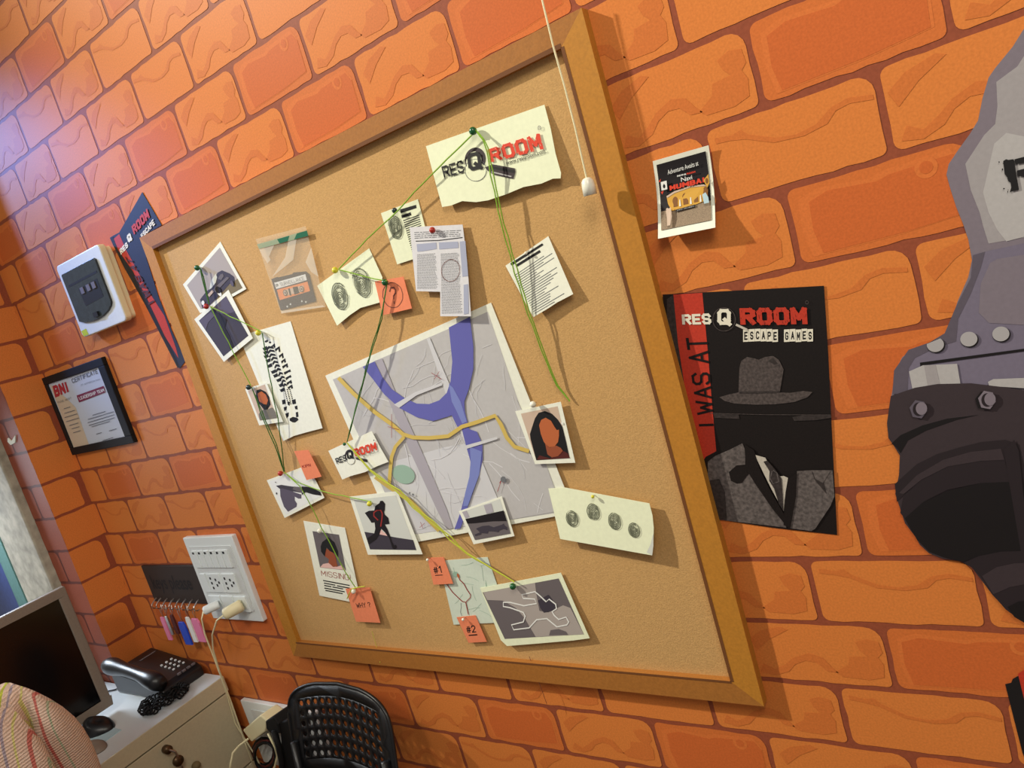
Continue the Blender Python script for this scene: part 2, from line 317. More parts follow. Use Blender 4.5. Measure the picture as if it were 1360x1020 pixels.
BLA = [[(.80, .26), (.88, .20), (.955, .24), (.965, .42), (.93, .50), (.955, .62), (.94, .84), (.84, .90), (.66, .88), (.62, .80), (.72, .66), (.74, .52), (.86, .50), (.82, .40)],
       [(.06, .90), (.10, .74), (.18, .84), (.26, .74), (.34, .60), (.46, .50), (.55, .56), (.60, .72), (.64, .82), (.56, .80), (.50, .66), (.42, .64), (.34, .72), (.28, .86), (.17, .95)],
       [(.04, .30), (.14, .14), (.30, .05), (.35, .10), (.20, .28), (.08, .50)]]
BLB = [[(.10, .22), (.22, .14), (.50, .20), (.56, .16), (.90, .13), (.95, .30), (.94, .84), (.60, .90), (.12, .92), (.09, .60)]]
BLC = [[(.03, .12), (.14, .16), (.20, .13), (.24, .22), (.40, .38), (.52, .42), (.64, .38), (.74, .24), (.84, .20), (.97, .26), (.97, .32), (.84, .27), (.76, .30), (.70, .42), (.56, .47), (.38, .43), (.22, .27), (.12, .22), (.03, .2)]]
BLD = [[(.06, .96), (.04, .76), (.12, .62), (.20, .80), (.22, .95)], [(.30, .95), (.28, .80), (.40, .84), (.54, .70), (.76, .66), (.78, .76), (.60, .90), (.46, .97)], [(.06, .60), (.05, .42), (.26, .20), (.40, .13), (.36, .30), (.16, .52)]]
def brick(mb, u0, u1, v0, v1, kind, P3, mats, g=.0040, clip=None):
    rad = (.010, .022, .008, .011)
    if clip:
        if u1 <= clip[0] + .012 or u0 >= clip[1] - .012: return
        if u0 < clip[0]: u0 = clip[0] - g; rad = (0.001, rad[1], rad[2], 0.001)
        if u1 > clip[1]: u1 = clip[1] + g; rad = (rad[0], .001, .001, rad[3])
    base = {'A': mats[0], 'B': mats[1] , 'C': mats[0], 'D': mats[0]}[kind]
    pts = rrect(u0 + g, u1 - g, v0 + g, v1 - g, rad)
    mb.add([P3(u, v, .0006) for u, v in pts], [list(range(len(pts)))], base)
    if u1 - u0 < .12: return
    q = lambda s, t, o: P3(u0 + g + (u1 - u0 - 2 * g) * s, v0 + g + (v1 - v0 - 2 * g) * t, o)
    jit = random.uniform(-.02, .02)
    if kind == 'B':
        b = BLB[0]; mb.add([q(.045 + .915 * (s - .09) / .86, .06 + .88 * (t - .13) / .79, .0008) for s, t in b], [list(range(len(b)))], mats[4])
    for b in {'A': BLA, 'B': BLB, 'C': BLC, 'D': BLD}[kind]:
        mb.add([q(min(.985, max(.015, s + jit)), t, .0010) for s, t in b], [list(range(len(b)))], mats[2] if kind != 'B' else mats[3])
    if kind == 'B':
        e = ell((.78, .20), .06, .13); mb.add([q(s, t, .0012) for s, t in e], [list(range(len(e)))], mats[4])
        e = ell((.78, .20), .035, .075); mb.add([q(s, t, .0014) for s, t in e], [list(range(len(e)))], mats[3])
def kinds(k, n):
    if k % 2: return 'A' if n % 2 else ('B' if k == -5 else 'C')
    return 'A' if n % 2 else ('C' if k == -6 else 'B')
def brick_wall(name, u0, u1, k0, k1, P3, mats, mortar, lists=None, floor_v=EYE):
    mb = MB(); vt, vb = V0 + PITCH * k0, floor_v
    mb.add([P3(u0, vt, 0), P3(u1, vt, 0), P3(u1, vb, 0), P3(u0, vb, 0)], [(0, 1, 2, 3)], mortar)
    for k in range(k0, k1):
        L = lists(k)
        for n in range(len(L) - 1):
            kd = kinds(k, n - L_OFF[k % 2]) if lists is wall_lists else random.choice('AC')
            va, vbk = V0 + PITCH * k, min(V0 + PITCH * (k + 1), vb)
            if vbk - va < .03: continue
            brick(mb, L[n + 1], L[n], va, vbk, kd, P3, mats, clip=(u0, u1))
    o = mb.build(name); tag(o, kind='structure'); return o
L_OFF = {1: ODD.index(-.089), 0: EVEN.index(-.010)}
def wall_lists(k): return (ODD if k % 2 else EVEN) + [-2.56]
BM = (M['brick'], M['brick2'], M['blotch'], M['blotchd'], M['line'])
brick_wall('wall_back', -2.35, 1.15, -16, 15, lambda u, v, o: wpt(u, v, 1 - o), BM, M['mortar'], wall_lists)
# short return of the pillar (faces right), u runs in depth
brick_wall('wall_left', .889, 1.0, -16, 15, lambda w, v, o: wpt(-2.35 + o, v, w), BM, M['mortar'], lambda k: [1.03 if k % 2 else 1.0 + .0, .78] if k % 2 else [.985, .70])
# window side wall, parallel to the brick wall
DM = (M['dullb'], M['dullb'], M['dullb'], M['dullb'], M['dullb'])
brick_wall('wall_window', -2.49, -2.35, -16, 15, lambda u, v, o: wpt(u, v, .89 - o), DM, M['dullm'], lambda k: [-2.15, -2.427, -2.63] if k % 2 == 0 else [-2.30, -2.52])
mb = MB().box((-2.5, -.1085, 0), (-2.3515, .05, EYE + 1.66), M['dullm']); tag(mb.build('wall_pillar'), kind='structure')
mb = MB().box((-4.6, -3.2, -.05), (1.6, .02, 0), M['floor']); tag(mb.build('floor'), kind='structure')
# window: stone trim, teal frame, blue pane
win = empty('window_1', wpt(-3.0, 1.0, .9), kind='structure')
mb = MB().box((-2.725, -.135, .35), (-2.492, -.02, EYE + 1.2), M['stone']); mb.build('stone_trim', win, bevel=.006)
mb = MB().box((-3.9, -.10, .35), (-2.725, -.06, .45), M['blackm']).box((-2.80, -.10, .45), (-2.725, -.04, EYE + 1.1), M['blackm']); mb.build('dark_gap', win)
mb = MB().box((-2.875, -.115, .45), (-2.795, -.05, EYE + 1.1), M['teal']).box((-3.9, -.115, .45), (-2.875, -.05, .52), M['teal']).box((-3.9, -.115, EYE + 1.02), (-2.875, -.05, EYE + 1.1), M['teal']); mb.build('window_frame', win, bevel=.003)
mb = MB().box((-3.9, -.09, .52), (-2.875, -.08, EYE + 1.02), M['bluew']); mb.build('window_pane', win)  # opaque pane, the dusk light outside is put into its blue colour
# ================================================================== CORK BOARD
bd = empty('cork_board', wpt(-1.02, .783, .99), 'large cork notice board in a brown wooden frame on the brick wall', 'notice board')
FL, CL = .019, .007
OUT = [(187, 312), (774, 14), (1014, 938), (387, 871)]; INN = [(204, 330), (747, 62), (970, 907), (393, 852)]
pf = Plane(1 - FL); pc = Plane(1 - CL)
# use the true rectangle behind the traced corners
def rect_from(pts, w):
    us = [ray(x, y)[0] / ray(x, y)[2] * w for x, y in pts]; vs = [ray(x, y)[1] / ray(x, y)[2] * w for x, y in pts]
    return ((us[0] + us[3]) / 2, (us[1] + us[2]) / 2, (vs[0] + vs[1]) / 2, (vs[2] + vs[3]) / 2)
o0, o1, o2, o3 = rect_from(OUT, 1 - FL); i0, i1, i2, i3 = rect_from(INN, 1 - FL)
mb = MB().box(tuple(wpt(i0 - .005, i3 + .005, 1 - CL)), tuple(wpt(i1 + .005, i2 - .005, 1.0)), M['cork']); mb.build('cork_panel', bd)
def rail(a, b, c, d, m):
    mb = MB(); f = [wpt(p[0], p[1], 1 - FL) for p in (a, b, c, d)]; k = [wpt(p[0], p[1], 1.0) for p in (a, b, c, d)]
    mb.prism(f, k, m); return mb.build('frame_rail', bd)
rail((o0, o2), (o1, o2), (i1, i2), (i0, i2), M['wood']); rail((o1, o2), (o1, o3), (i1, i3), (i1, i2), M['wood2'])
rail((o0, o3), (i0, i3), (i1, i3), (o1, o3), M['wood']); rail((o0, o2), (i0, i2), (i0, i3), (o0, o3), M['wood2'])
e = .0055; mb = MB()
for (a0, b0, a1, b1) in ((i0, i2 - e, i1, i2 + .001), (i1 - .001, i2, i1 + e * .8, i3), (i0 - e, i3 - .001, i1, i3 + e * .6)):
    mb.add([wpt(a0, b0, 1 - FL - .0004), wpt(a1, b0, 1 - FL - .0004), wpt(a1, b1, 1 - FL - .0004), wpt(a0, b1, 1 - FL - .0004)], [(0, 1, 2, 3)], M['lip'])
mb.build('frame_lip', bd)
# ================================================================== PAPERS
ZA = Z(230, 290, .2157); ZB = Z(400, 240, .19608); ZC = Z(550, 120, .19608); ZD = Z(320, 420, .23529); ZE = Z(340, 560, .27451)
ZF = Z(420, 400, .33333); ZG = Z(540, 680, .19608); ZH = Z(660, 300, .23529); ZI = Z(660, 520, .23529)
G = 'papers pinned to the cork board'
def ln(q, t0, t1, n, s0=.06, s1=.94, th=.35, jag=.0, words=0):
    """n text lines inside quad q between t0 and t1"""
    out = []
    for k in range(n):
        t = t0 + (t1 - t0) * k / max(1, n - 1); h = (t1 - t0) / max(1, n - 1) * th
        e1 = s1 - random.uniform(0, jag)
        if words:
            s = s0
            while s < e1 - .02:
                w = random.uniform(.04, .13); w = min(w, e1 - s); out.append(poly(inq(q, [(s, t), (s + w, t), (s + w, t + h), (s, t + h)]))); s += w + .018
        else: out.append(poly(inq(q, [(s0, t), (e1, t), (e1, t + h), (s0, t + h)])))
    return out
def merge(shs):
    vs = []; fs = []; ex = []
    for j, sh in enumerate(shs):
        if not isinstance(sh, tuple): sh = poly(sh)
        n = len(vs); vs += sh[0]; fs += [[i + n for i in f] for f in sh[1]]; ex += list(sh[2]) if len(sh) > 2 else [(j % 30) * 4e-6] * len(sh[0])
    return (vs, fs, ex)
# --- map
MQ = [(432, 499), (652, 402), (763, 681), (531, 724)]
mp, pl = sheet('city_map', 'large grey folded city map with a blue river at the middle of the cork board', 'map', MQ, M['paper'], .0085, .0125, G)
MI = ZF((66, 312), (683, 42), (958, 845), (352, 935)); MI[2] = (739, 682 - 1)
q = MI
shapes = [(M['mapbg'], poly(MI))]
def hl(pts): return poly(pts)
shapes.append((M['mapl'], ZF((300, 640), (520, 580), (640, 560), (870, 520), (950, 745), (945, 840), (400, 928), (352, 800))))
shapes.append((M['mapbg'], ZF((560, 470), (800, 395), (880, 560), (950, 745), (945, 840), (720, 880), (660, 700))))
rnd = random.Random(3); st = []
for k in range(46):
    s, t = rnd.random(), rnd.random(); a = rnd.choice([0, math.pi / 2, .5, 2.1]) + rnd.uniform(-.25, .25); pts = []
    for j in range(5):
        if not (0.01 < s < .99 and 0.01 < t < .99): break
        pts.append(quadmap(q, s, t)); a += rnd.uniform(-.4, .4); s += .06 * math.cos(a); t += .06 * math.sin(a)
    if len(pts) > 1: st.append(stroke(pts, rnd.choice([.5, .6, 1.0])))
shapes.append((M['street'], merge(st)))
st = []
for k in range(34):
    s, t = rnd.random(), rnd.random(); a = rnd.uniform(0, 6.28); pts = []
    for j in range(4):
        if not (0.01 < s < .99 and 0.01 < t < .99): break
        pts.append(quadmap(q, s, t)); a += rnd.uniform(-.6, .6); s += .04 * math.cos(a); t += .04 * math.sin(a)
    if len(pts) > 1: st.append(stroke(pts, .45))
shapes.append((M['mapl'], merge(st)))
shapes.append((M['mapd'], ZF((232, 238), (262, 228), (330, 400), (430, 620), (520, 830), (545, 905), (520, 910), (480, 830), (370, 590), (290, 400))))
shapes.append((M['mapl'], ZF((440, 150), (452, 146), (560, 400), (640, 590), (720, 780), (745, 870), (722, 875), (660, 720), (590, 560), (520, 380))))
shapes.append((M['park'], ell(ZF((348, 690))[0], 15.5, 12, 25)))
shapes.append((M['river'], ZF((185, 262), (232, 240), (262, 300), (300, 350), (350, 385), (400, 408), (450, 410), (490, 395), (520, 365), (535, 320), (542, 240), (533, 150), (528, 105), (612, 62), (626, 180), (626, 270), (608, 350), (590, 400), (592, 440), (610, 510), (640, 520), (662, 570), (663, 630), (650, 690), (625, 760), (600, 830), (575, 905), (550, 910), (575, 840), (590, 780), (610, 700), (615, 640), (595, 570), (580, 510), (562, 500), (540, 455), (465, 478), (400, 462), (330, 425), (270, 370), (225, 310))))
shapes.append((M['riverl'], ZF((528, 330), (545, 345), (575, 400), (600, 480), (582, 488), (560, 440), (540, 400))))
shapes.append((M['riverl'], ZF((612, 580), (660, 600), (650, 690), (620, 770), (605, 815), (585, 818), (592, 770), (610, 700), (616, 640))))
shapes.append((M['mapl'], ZF((310, 412), (395, 362), (500, 325), (502, 335), (400, 375), (330, 425))))
shapes.append((M['mapl'], ZF((595, 575), (720, 540), (722, 550), (600, 588))))
shapes.append((M['road'], stroke(ZF((88, 305), (150, 370), (230, 440), (300, 490), (345, 530), (385, 543), (450, 545), (525, 538), (580, 500), (640, 482), (712, 456), (735, 490), (760, 545), (790, 580), (848, 598)), 5.2)))
shapes.append((M['road'], stroke(ZF((350, 540), (315, 580), (300, 620), (293, 690), (290, 740)), 4.6)))
shapes.append((M['road'], stroke(ZF((235, 700), (290, 740), (380, 800), (440, 865), (490, 915)), 5.5)))
shapes.append((M['darkred'], merge([stroke(ZF((722, 760), (738, 712)), .7), stroke(ZF((738, 712), (730, 725)), .7), stroke(ZF((738, 712), (748, 726)), .7), stroke(ZF((458, 285), (500, 312)), .6), stroke(ZF((470, 312), (490, 280)), .6), stroke(ZF((300, 450), (300, 545)), .6), stroke(ZF((285, 500), (330, 512)), .6), stroke(ZF((415, 880), (425, 905)), .5), stroke(ZF((412, 902), (432, 884)), .5)])))
shapes.append((M['grey'], merge([ell(ZF((745, 710))[0], 3.6, 4.0), ell(ZF((385, 770))[0], 1.2, 1.2), ell(ZF((372, 764))[0], 1.2, 1.2)])))
part(mp, pl, 'printed_map', shapes)
# --- polaroids etc. each: outline, inner picture
def polaroid(name, label, outline, pic, bg, top, bot, shapes, m=None, pname='picture', cat='photo'):
    o, pl = sheet(name, label, cat, outline, m or M['paper'], top, bot, G)
    part(o, pl, pname, [(bg, poly(pic))] + shapes); return o, pl
polaroid('polaroid_photo', 'white bordered photo of a dark vintage car at the upper left of the board', ZA((60, 408), (290, 143), (450, 435), (205, 575), (165, 582)), ZA((85, 412), (286, 180), (427, 428), (205, 548), (170, 558)), M['pgrey'], .008, .0105, [
    (M['olive'], ZA((350, 470), (425, 428), (395, 372), (330, 420), (250, 500), (300, 520))),
    (M['pdark'], ZA((165, 500), (200, 455), (235, 425), (262, 360), (272, 335), (300, 320), (345, 338), (375, 360), (380, 395), (372, 418), (350, 400), (290, 470), (230, 530), (180, 556))),
    (M['plight'], ZA((222, 440), (232, 385), (262, 340), (270, 362), (262, 395), (240, 425))), (M['pmid'], ZA((275, 372), (290, 345), (305, 340), (312, 355), (296, 380))),
    (M['pmid'], ZA((240, 440), (330, 360), (345, 366), (262, 455))), (M['tan'], ZA((212, 470), (240, 440), (250, 452), (222, 484))), (M['pwhite'], ell(ZA((285, 462))[0], 2.2, 4.2, -30)), (M['pblack'], ell(ZA((276, 440))[0], 3.4, 5, -30)), (M['pwhite'], ell(ZA((183, 520))[0], 2, 3)), (M['ppurple'], ell(ZA((362, 400))[0], 2, 4, -20))])
polaroid('polaroid_photo', 'white bordered photo of a dark night scene overlapping the car photo', ZA((130, 622), (340, 440), (490, 738), (312, 884)), ZA((158, 630), (325, 478), (463, 722), (310, 850)), M['pdark'], .0110, .0155, [
    (M['ppurple'], ZA((240, 560), (325, 478), (380, 575), (330, 590), (290, 585))), (M['ppurple'], ZA((158, 630), (235, 575), (255, 600), (215, 640), (200, 690))), (M['pblack'], ZA((245, 560), (290, 590), (330, 625), (318, 670), (345, 720), (372, 790), (350, 805), (330, 740), (290, 650), (268, 610)))])
# evidence bag with a cassette
bagq = ZA((508, 128), (815, 48), (940, 545), (665, 587))
ct = empty('cassette_tape', Plane(.9915).pt(390, 388), 'black cassette tape with an orange label inside the clear zip bag', 'cassette')
plc = Plane(.991); CZ = Z(350, 360, .06618)
o = MB(); f = [plc.pt(x, y) for x, y in CZ((155, 160), (270, 120), (285, 130), (570, 62), (600, 30), (840, 8), (905, 60), (1045, 605), (345, 790))]
o.prism(f, [p + Vector((0, .0018, 0)) for p in f], M['tape']); shl = o.build('shell', ct)
o = MB(); lay(o, plc, [(M['pwhite'], CZ((215, 235), (840, 62), (870, 180), (255, 360))), (M['ink'], text('B', CZ((238, 265), (285, 250), (302, 300), (255, 315)), .02)), (M['grey'], text('SURVEILLANCE', CZ((320, 235), (795, 110), (820, 180), (345, 305))))]); o.build('title_label', shl)
o = MB(); lay(o, plc, [(M['tapeo'], CZ((268, 375), (880, 210), (935, 400), (325, 585))), (M['tan'], CZ((400, 385), (800, 285), (820, 365), (790, 410), (430, 500), (395, 450))), (M['ink'], CZ((492, 352), (525, 345), (558, 485), (528, 495))), (M['ink'], CZ((585, 325), (680, 305), (715, 440), (620, 470)))]); o.build('orange_label', shl)
for c in ((432, 435), (762, 360)):
    o = MB(); lay(o, plc, [(M['ink'], ell(CZ(c)[0], 2.7, 4.1, -12)), (M['tan'], ell(CZ(c)[0], 2.0, 3.3, -12)), (M['pmid'], ell(CZ(c)[0], 1.0, 1.8, -12))], 6); o.build('reel_hole', shl)
for c in ((477, 712), (540, 665), (768, 605), (850, 620)): o = MB(); lay(o, plc, [(M['plight'], ell(CZ(c)[0], 1.0, 1.3))]); o.build('screw_hole', shl)
bg, plb = sheet('evidence_bag', 'clear zip bag with a green seal holding the cassette, left of the fingerprint sheets', 'bag', bagq, M['bag'], .0125, .0125, G, thick=.0004)
part(bg, plb, 'plastic_crease', [(M['bagh'], ZA((530, 190), (640, 125), (590, 235), (600, 255), (580, 278), (550, 230))), (M['bagh'], ZA((610, 360), (690, 240), (715, 110), (765, 92), (740, 255), (660, 320))), (M['bagh'], ZA((815, 270), (850, 180), (895, 360), (850, 330))), (M['bagh'], ZA((665, 570), (920, 535), (935, 545), (668, 585)))])
part(bg, plb, 'zip_seal', [(M['seall'], ZA((516, 160), (822, 75), (832, 108), (528, 188))), (M['seal'], ZA((640, 128), (715, 107), (705, 140), (655, 155))), (M['seal'], ZA((762, 92), (824, 75), (832, 108), (745, 130)))], l0=6)
# two fingerprints card
o, pl = sheet('fingerprint_card', 'cream card with two large fingerprints right of the cassette bag', 'card', ZB((108, 712), (460, 458), (550, 655), (530, 825), (400, 862), (330, 910), (243, 982)), M['cream'], .0080, .0150, G)
part(o, pl, 'fingerprint', fingerprint(ZB((262, 782))[0], 10.5, 19, -14)); part(o, pl, 'fingerprint', fingerprint(ZB((410, 690))[0], 11.5, 20.5, -18))
# one fingerprint and bars card
o, pl = sheet('fingerprint_card', 'cream card with one fingerprint and black bars, partly behind the newspaper clipping', 'card', ZB((540, 220), (790, 125), (885, 490), (650, 567)), M['cream'], .0080, .0105, G)
part(o, pl, 'fingerprint', fingerprint(ZB((637, 315))[0], 8.8, 16, -12))
bars = [ZB((668, 195), (778, 163), (782, 185), (675, 220)), ZB((678, 235), (742, 213), (747, 234), (682, 254))]
for k in range(17):
    x = 690 + k * 4.0; y = 268 + k * 14; bars.append(ZB((x, y), (x + 108 - k * 1.2, y - 38), (x + 110 - k * 1.2, y - 33), (x + 1.5, y + 6)))
part(o, pl, 'printed_bars', [(M['ink'], merge(bars))])
# newspaper clipping
NQ = ZB((735, 315), (1093, 297), (1150, 918), (765, 935))
o, pl = sheet('newspaper_clipping', 'pale grey newspaper clipping with a circled paragraph hanging from a red pin', 'clipping', ZB((735, 315), (1093, 297), (1125, 560), (1150, 918), (942, 918), (942, 752), (778, 748)), M['news'], .0115, .0230, G)
A1 = ZB((785, 500), (915, 492), (930, 735), (785, 735)); A2 = ZB((945, 495), (1070, 488), (1095, 900), (952, 905)); A0 = ZB((765, 345), (1090, 330), (1092, 378), (768, 395))
tl = ln(A0, .08, .85, 4, 0, 1, .35, .3, 1) + ln(A1, 0, .97, 26, 0, 1, .35, .1, 1) + ln(A2, 0, .98, 44, 0, 1, .35, .1, 1)
part(o, pl, 'printed_column', [(M['grey'], merge(tl)), (M['news_b'], merge([ZB((782, 430), (915, 418), (918, 462), (820, 478), (787, 480)), ZB((932, 418), (1062, 412), (1066, 455), (935, 465)), ZB((1073, 412), (1112, 408), (1130, 645), (1092, 650)), ZB((1100, 705), (1130, 700), (1135, 900), (1102, 905))])), (M['ink'], stroke(ZB((775, 409), (930, 404), (1092, 384)), .9)), (M['brown'], stroke(ell(ZB((1012, 608))[0], 12.2, 14.6, 10, 30, .02), .6, True))])
# question note
o, pl = sheet('sticky_note', 'orange note with a circled question mark beside the two-fingerprint card', 'note', ZB((498, 682), (692, 650), (750, 865), (552, 912)), M['orange'], .0118, .0170, G)
part(o, pl, 'handwriting', [(M['brown'], stroke(ell(ZB((620, 775))[0], 13.3, 16.6, -8, 32, .02), .9, True)), (M['brown'], text('?', ZB((592, 722), (640, 715), (655, 830), (605, 840))))])
# logo sheets
def scratches(q, n, rnd):
    out = []
    for k in range(n):
        s, t = rnd.random(), rnd.random(); L = rnd.uniform(.02, .06); a = rnd.uniform(-.6, .6) + 1.2
        out.append(stroke(inq(q, [(s, t), (s + L * math.cos(a) * .4, t + L * 3 * math.sin(a))]), .35))
    return merge(out)
o, pl = sheet('logo_sheet', 'large torn white sheet with an escape game logo at the top of the board', 'sheet', ZC((80, 378), (882, 97), (925, 260), (958, 430), (995, 560), (992, 596), (940, 598), (860, 632), (740, 655), (620, 705), (500, 745), (420, 757), (325, 750), (250, 780), (190, 790), (130, 570)), M['cream'], .0080, .0195, G)
RQ = ZC((183, 515), (330, 468), (345, 555), (205, 597)); OQ = ZC((495, 398), (850, 285), (882, 400), (520, 492))
rd = random.Random(5)
part(o, pl, 'printed_logo', [(M['m6'], ell(ZC((414, 468))[0], 14.0, 16.0, 10)), (M['cream'], ell(ZC((417, 548))[0], 14.0, 13.0)), (M['cream'], ell(ZC((405, 480))[0], 10.0, 13.0, 10)), (M['grey'], stroke(ell(ZC((416, 540))[0], 14.2, 14.6), .6, True)),
    (M['m6'], ZC((480, 522), (530, 500), (682, 528), (686, 552), (672, 600), (540, 572), (500, 545))), (M['ink'], ZC((520, 512), (680, 540), (676, 560), (515, 528))), (M['m3'], ZC((525, 548), (660, 580), (658, 588), (522, 556))),
    (M['ink'], text('RES', RQ, .02)), (M['ink'], text('Q', ZC((350, 430), (455, 405), (472, 535), (370, 562)), .028)), (M['red'], text('ROOM', OQ, .035)), (M['ink'], text('www.resqroom.com', ZC((620, 488), (885, 405), (892, 428), (628, 510)), .012)), (M['m5'], stroke(ell(ZC((848, 254))[0], 2.2, 2.6), .5, True)), (M['m5'], text('R', ZC((842, 244), (854, 241), (857, 262), (845, 265)))), (M['cream'], scratches(OQ, 26, rd)), (M['cream'], scratches(RQ, 10, rd))])
o, pl = sheet('logo_sheet', 'small torn white sheet with an escape game logo at the left edge of the map', 'sheet', ZD((493, 760), (738, 648), (780, 730), (832, 822), (770, 846), (700, 880), (620, 902), (572, 922)), M['paper'], .0150, .0190, G)
RQ = ZD((530, 803), (590, 778), (597, 815), (543, 836)); OQ = ZD((630, 750), (760, 708), (770, 757), (648, 795))
part(o, pl, 'printed_logo', [(M['m6'], ell(ZD((610, 784))[0], 5.6, 7.6, 10)), (M['paper'], ell(ZD((612, 786))[0], 4.0, 6, 10)), (M['paper'], ell(ZD((622, 818))[0], 5.0, 4.6)), (M['grey'], stroke(ell(ZD((620, 812))[0], 5.2, 5.8), .4, True)), (M['m6'], ZD((645, 795), (712, 808), (715, 825), (650, 808))),
    (M['ink'], text('RES', RQ, .02)), (M['ink'], text('Q', ZD((592, 762), (630, 752), (638, 805), (600, 813)), .028)), (M['red'], text('ROOM', OQ, .035)), (M['ink'], text('www.resqroom.com', ZD((690, 790), (776, 760), (778, 768), (692, 799)))), (M['ink'], ell(ZD((750, 700))[0], .7, .8))])
# text page
PQ = ZH((48, 225), (290, 58), (430, 385), (205, 515))
o, pl = sheet('typed_page', 'white typed page with two blacked-out lines near the right of the board', 'page', ZH((48, 225), (290, 58), (430, 385), (340, 432), (290, 465), (205, 515)), M['paper'], .0080, .0200, G)
part(o, pl, 'typed_lines', [(M['grey'], merge(ln(PQ, .22, .95, 20, .06, .95, .30, .5))), (M['ink'], merge([ZH((75, 212), (255, 98), (262, 108), (82, 224)), ZH((108, 218), (240, 136), (247, 148), (115, 230))]))])
# shoe print sheet
o, pl = sheet('shoe_print_sheet', 'white sheet with a black shoe sole print on the left of the board', 'sheet', ZD((-12, 113), (65, 90), (280, 28), (370, 330), (460, 632), (370, 655), (300, 675), (238, 705), (95, 370)), M['paper'], .0080, .0135, G)
SH = Z(320, 430, .14706)
sole = []
import itertools
rt = [(275, 190, 300, 220), (310, 215, 345, 260), (345, 275, 375, 315), (365, 325, 395, 355), (375, 370, 415, 400), (390, 425, 440, 440), (405, 475, 445, 490), (415, 520, 450, 545), (425, 560, 458, 590)]
for a, b, c, d in rt: sole.append(SH((a - 4, b + 14), (c + 4, b - 14), (c + 12, d - 8), (c - 2, d - 2), (c - 8, b + 12), (a + 4, b + 36)))
lt = [(195, 215), (200, 250), (205, 285), (222, 325), (238, 370), (270, 425), (290, 460), (318, 500), (340, 545), (350, 590)]
for i, (a, b) in enumerate(lt): sole.append(SH((a - 4, b - 2), (a + 4, b + 4), (a + 38 + (i % 2) * 6, b - 16), (a + 46, b + 14), (a + 34, b + 20), (a + 12, b + 28)))
md = [(250, 215), (262, 245), (272, 280), (290, 310), (300, 345), (318, 378), (330, 412), (350, 448), (368, 482), (378, 515), (392, 550)]
for i, (a, b) in enumerate(md):
    w = 40 - i * 2.2; sole.append(SH((a - w * .6, b + 14), (a - 2, b - 14), (a + w, b - 8), (a + w + 8, b + 12), (a + 6, b + 7), (a - w * .4, b + 30)))
for a, b in ((235, 155), (262, 168), (225, 160)): sole.append(ell(SH((a, b))[0], 1.6, 1.4))
for k in range(9):
    for dx in (0, 24, 48): sole.append(SH((388 + k * 4 + dx, 590 + k * 16), (398 + k * 4 + dx, 588 + k * 16), (400 + k * 4 + dx, 598 + k * 16), (390 + k * 4 + dx, 600 + k * 16)))
for b in ([(370, 690), (400, 682), (405, 722), (375, 730)], [(458, 688), (492, 680), (498, 722), (466, 728)], [(385, 755), (415, 745), (412, 775), (392, 790)], [(485, 745), (508, 738), (512, 775), (490, 772)], [(400, 812), (432, 800), (430, 835), (412, 855)], [(495, 800), (515, 795), (520, 840), (498, 845)], [(440, 855), (470, 840), (510, 850), (520, 868), (490, 892), (465, 890), (440, 875)], [(420, 700), (442, 705), (440, 740), (425, 735)]): sole.append(SH(*b))
part(o, pl, 'shoe_print', [(M['ink'], merge(sole))])
# bearded man
polaroid('polaroid_photo', 'small white bordered photo of a bearded man beside the shoe print', SH((38, 590), (230, 530), (380, 885), (165, 918)), SH((62, 605), (215, 548), (325, 850), (170, 875)), M['tan'], .0140, .0180, [
    (M['ink'], SH((140, 600), (175, 590), (225, 615), (255, 660), (268, 730), (240, 775), (210, 780), (180, 740), (150, 710), (135, 650))), (M['skin'], SH((150, 630), (185, 610), (225, 640), (245, 690), (230, 735), (195, 720), (165, 700))), (M['ink'], SH((195, 725), (225, 728), (240, 740), (228, 768), (205, 765))),
    (M['greyc'], SH((170, 870), (160, 815), (190, 780), (240, 775), (280, 755), (305, 790), (325, 850)))])
# orange note by gun photo
o, pl = sheet('sticky_note', 'small orange note with one dark word above the photo of a hand with a gun', 'note', ZD((300, 762), (380, 755), (455, 905), (370, 925)), M['orange'], .0185, .0215, G)
part(o, pl, 'handwriting', [(M['darkred'], text('KIPN', ZD((342, 842), (392, 830), (396, 848), (348, 858)), .02))])
GZ = Z(340, 590, .10784)
polaroid('polaroid_photo', 'white photo of a grey hand holding a gun at the left of the board', GZ((132, 445), (532, 296), (740, 440), (842, 660), (352, 908)) if 0 else GZ((132, 445), (560, 285), (720, 420), (842, 660), (352, 908)), GZ((160, 460), (540, 320), (800, 640), (365, 870)), M['pwhite'], .0110, .0170, [
    (M['ppurple'], GZ((295, 550), (330, 520), (440, 575), (470, 590), (560, 620), (558, 670), (520, 670), (478, 645), (478, 690), (505, 730), (500, 770), (395, 832), (345, 770), (320, 700), (300, 640))), (M['pdark'], GZ((245, 512), (310, 500), (440, 520), (560, 530), (565, 600), (450, 580), (330, 545), (290, 548))), (M['pmid'], GZ((450, 555), (470, 520), (560, 530), (560, 600))), (M['pblack'], GZ((560, 520), (640, 525), (730, 555), (790, 590), (805, 632), (700, 618), (610, 590), (580, 610))), (M['ink'], merge([ell(GZ((252, 605))[0], .8, 1.4), ell(GZ((240, 468))[0], 1.0, .5, 30), ell(GZ((570, 608))[0], .8, 1.6)]))])
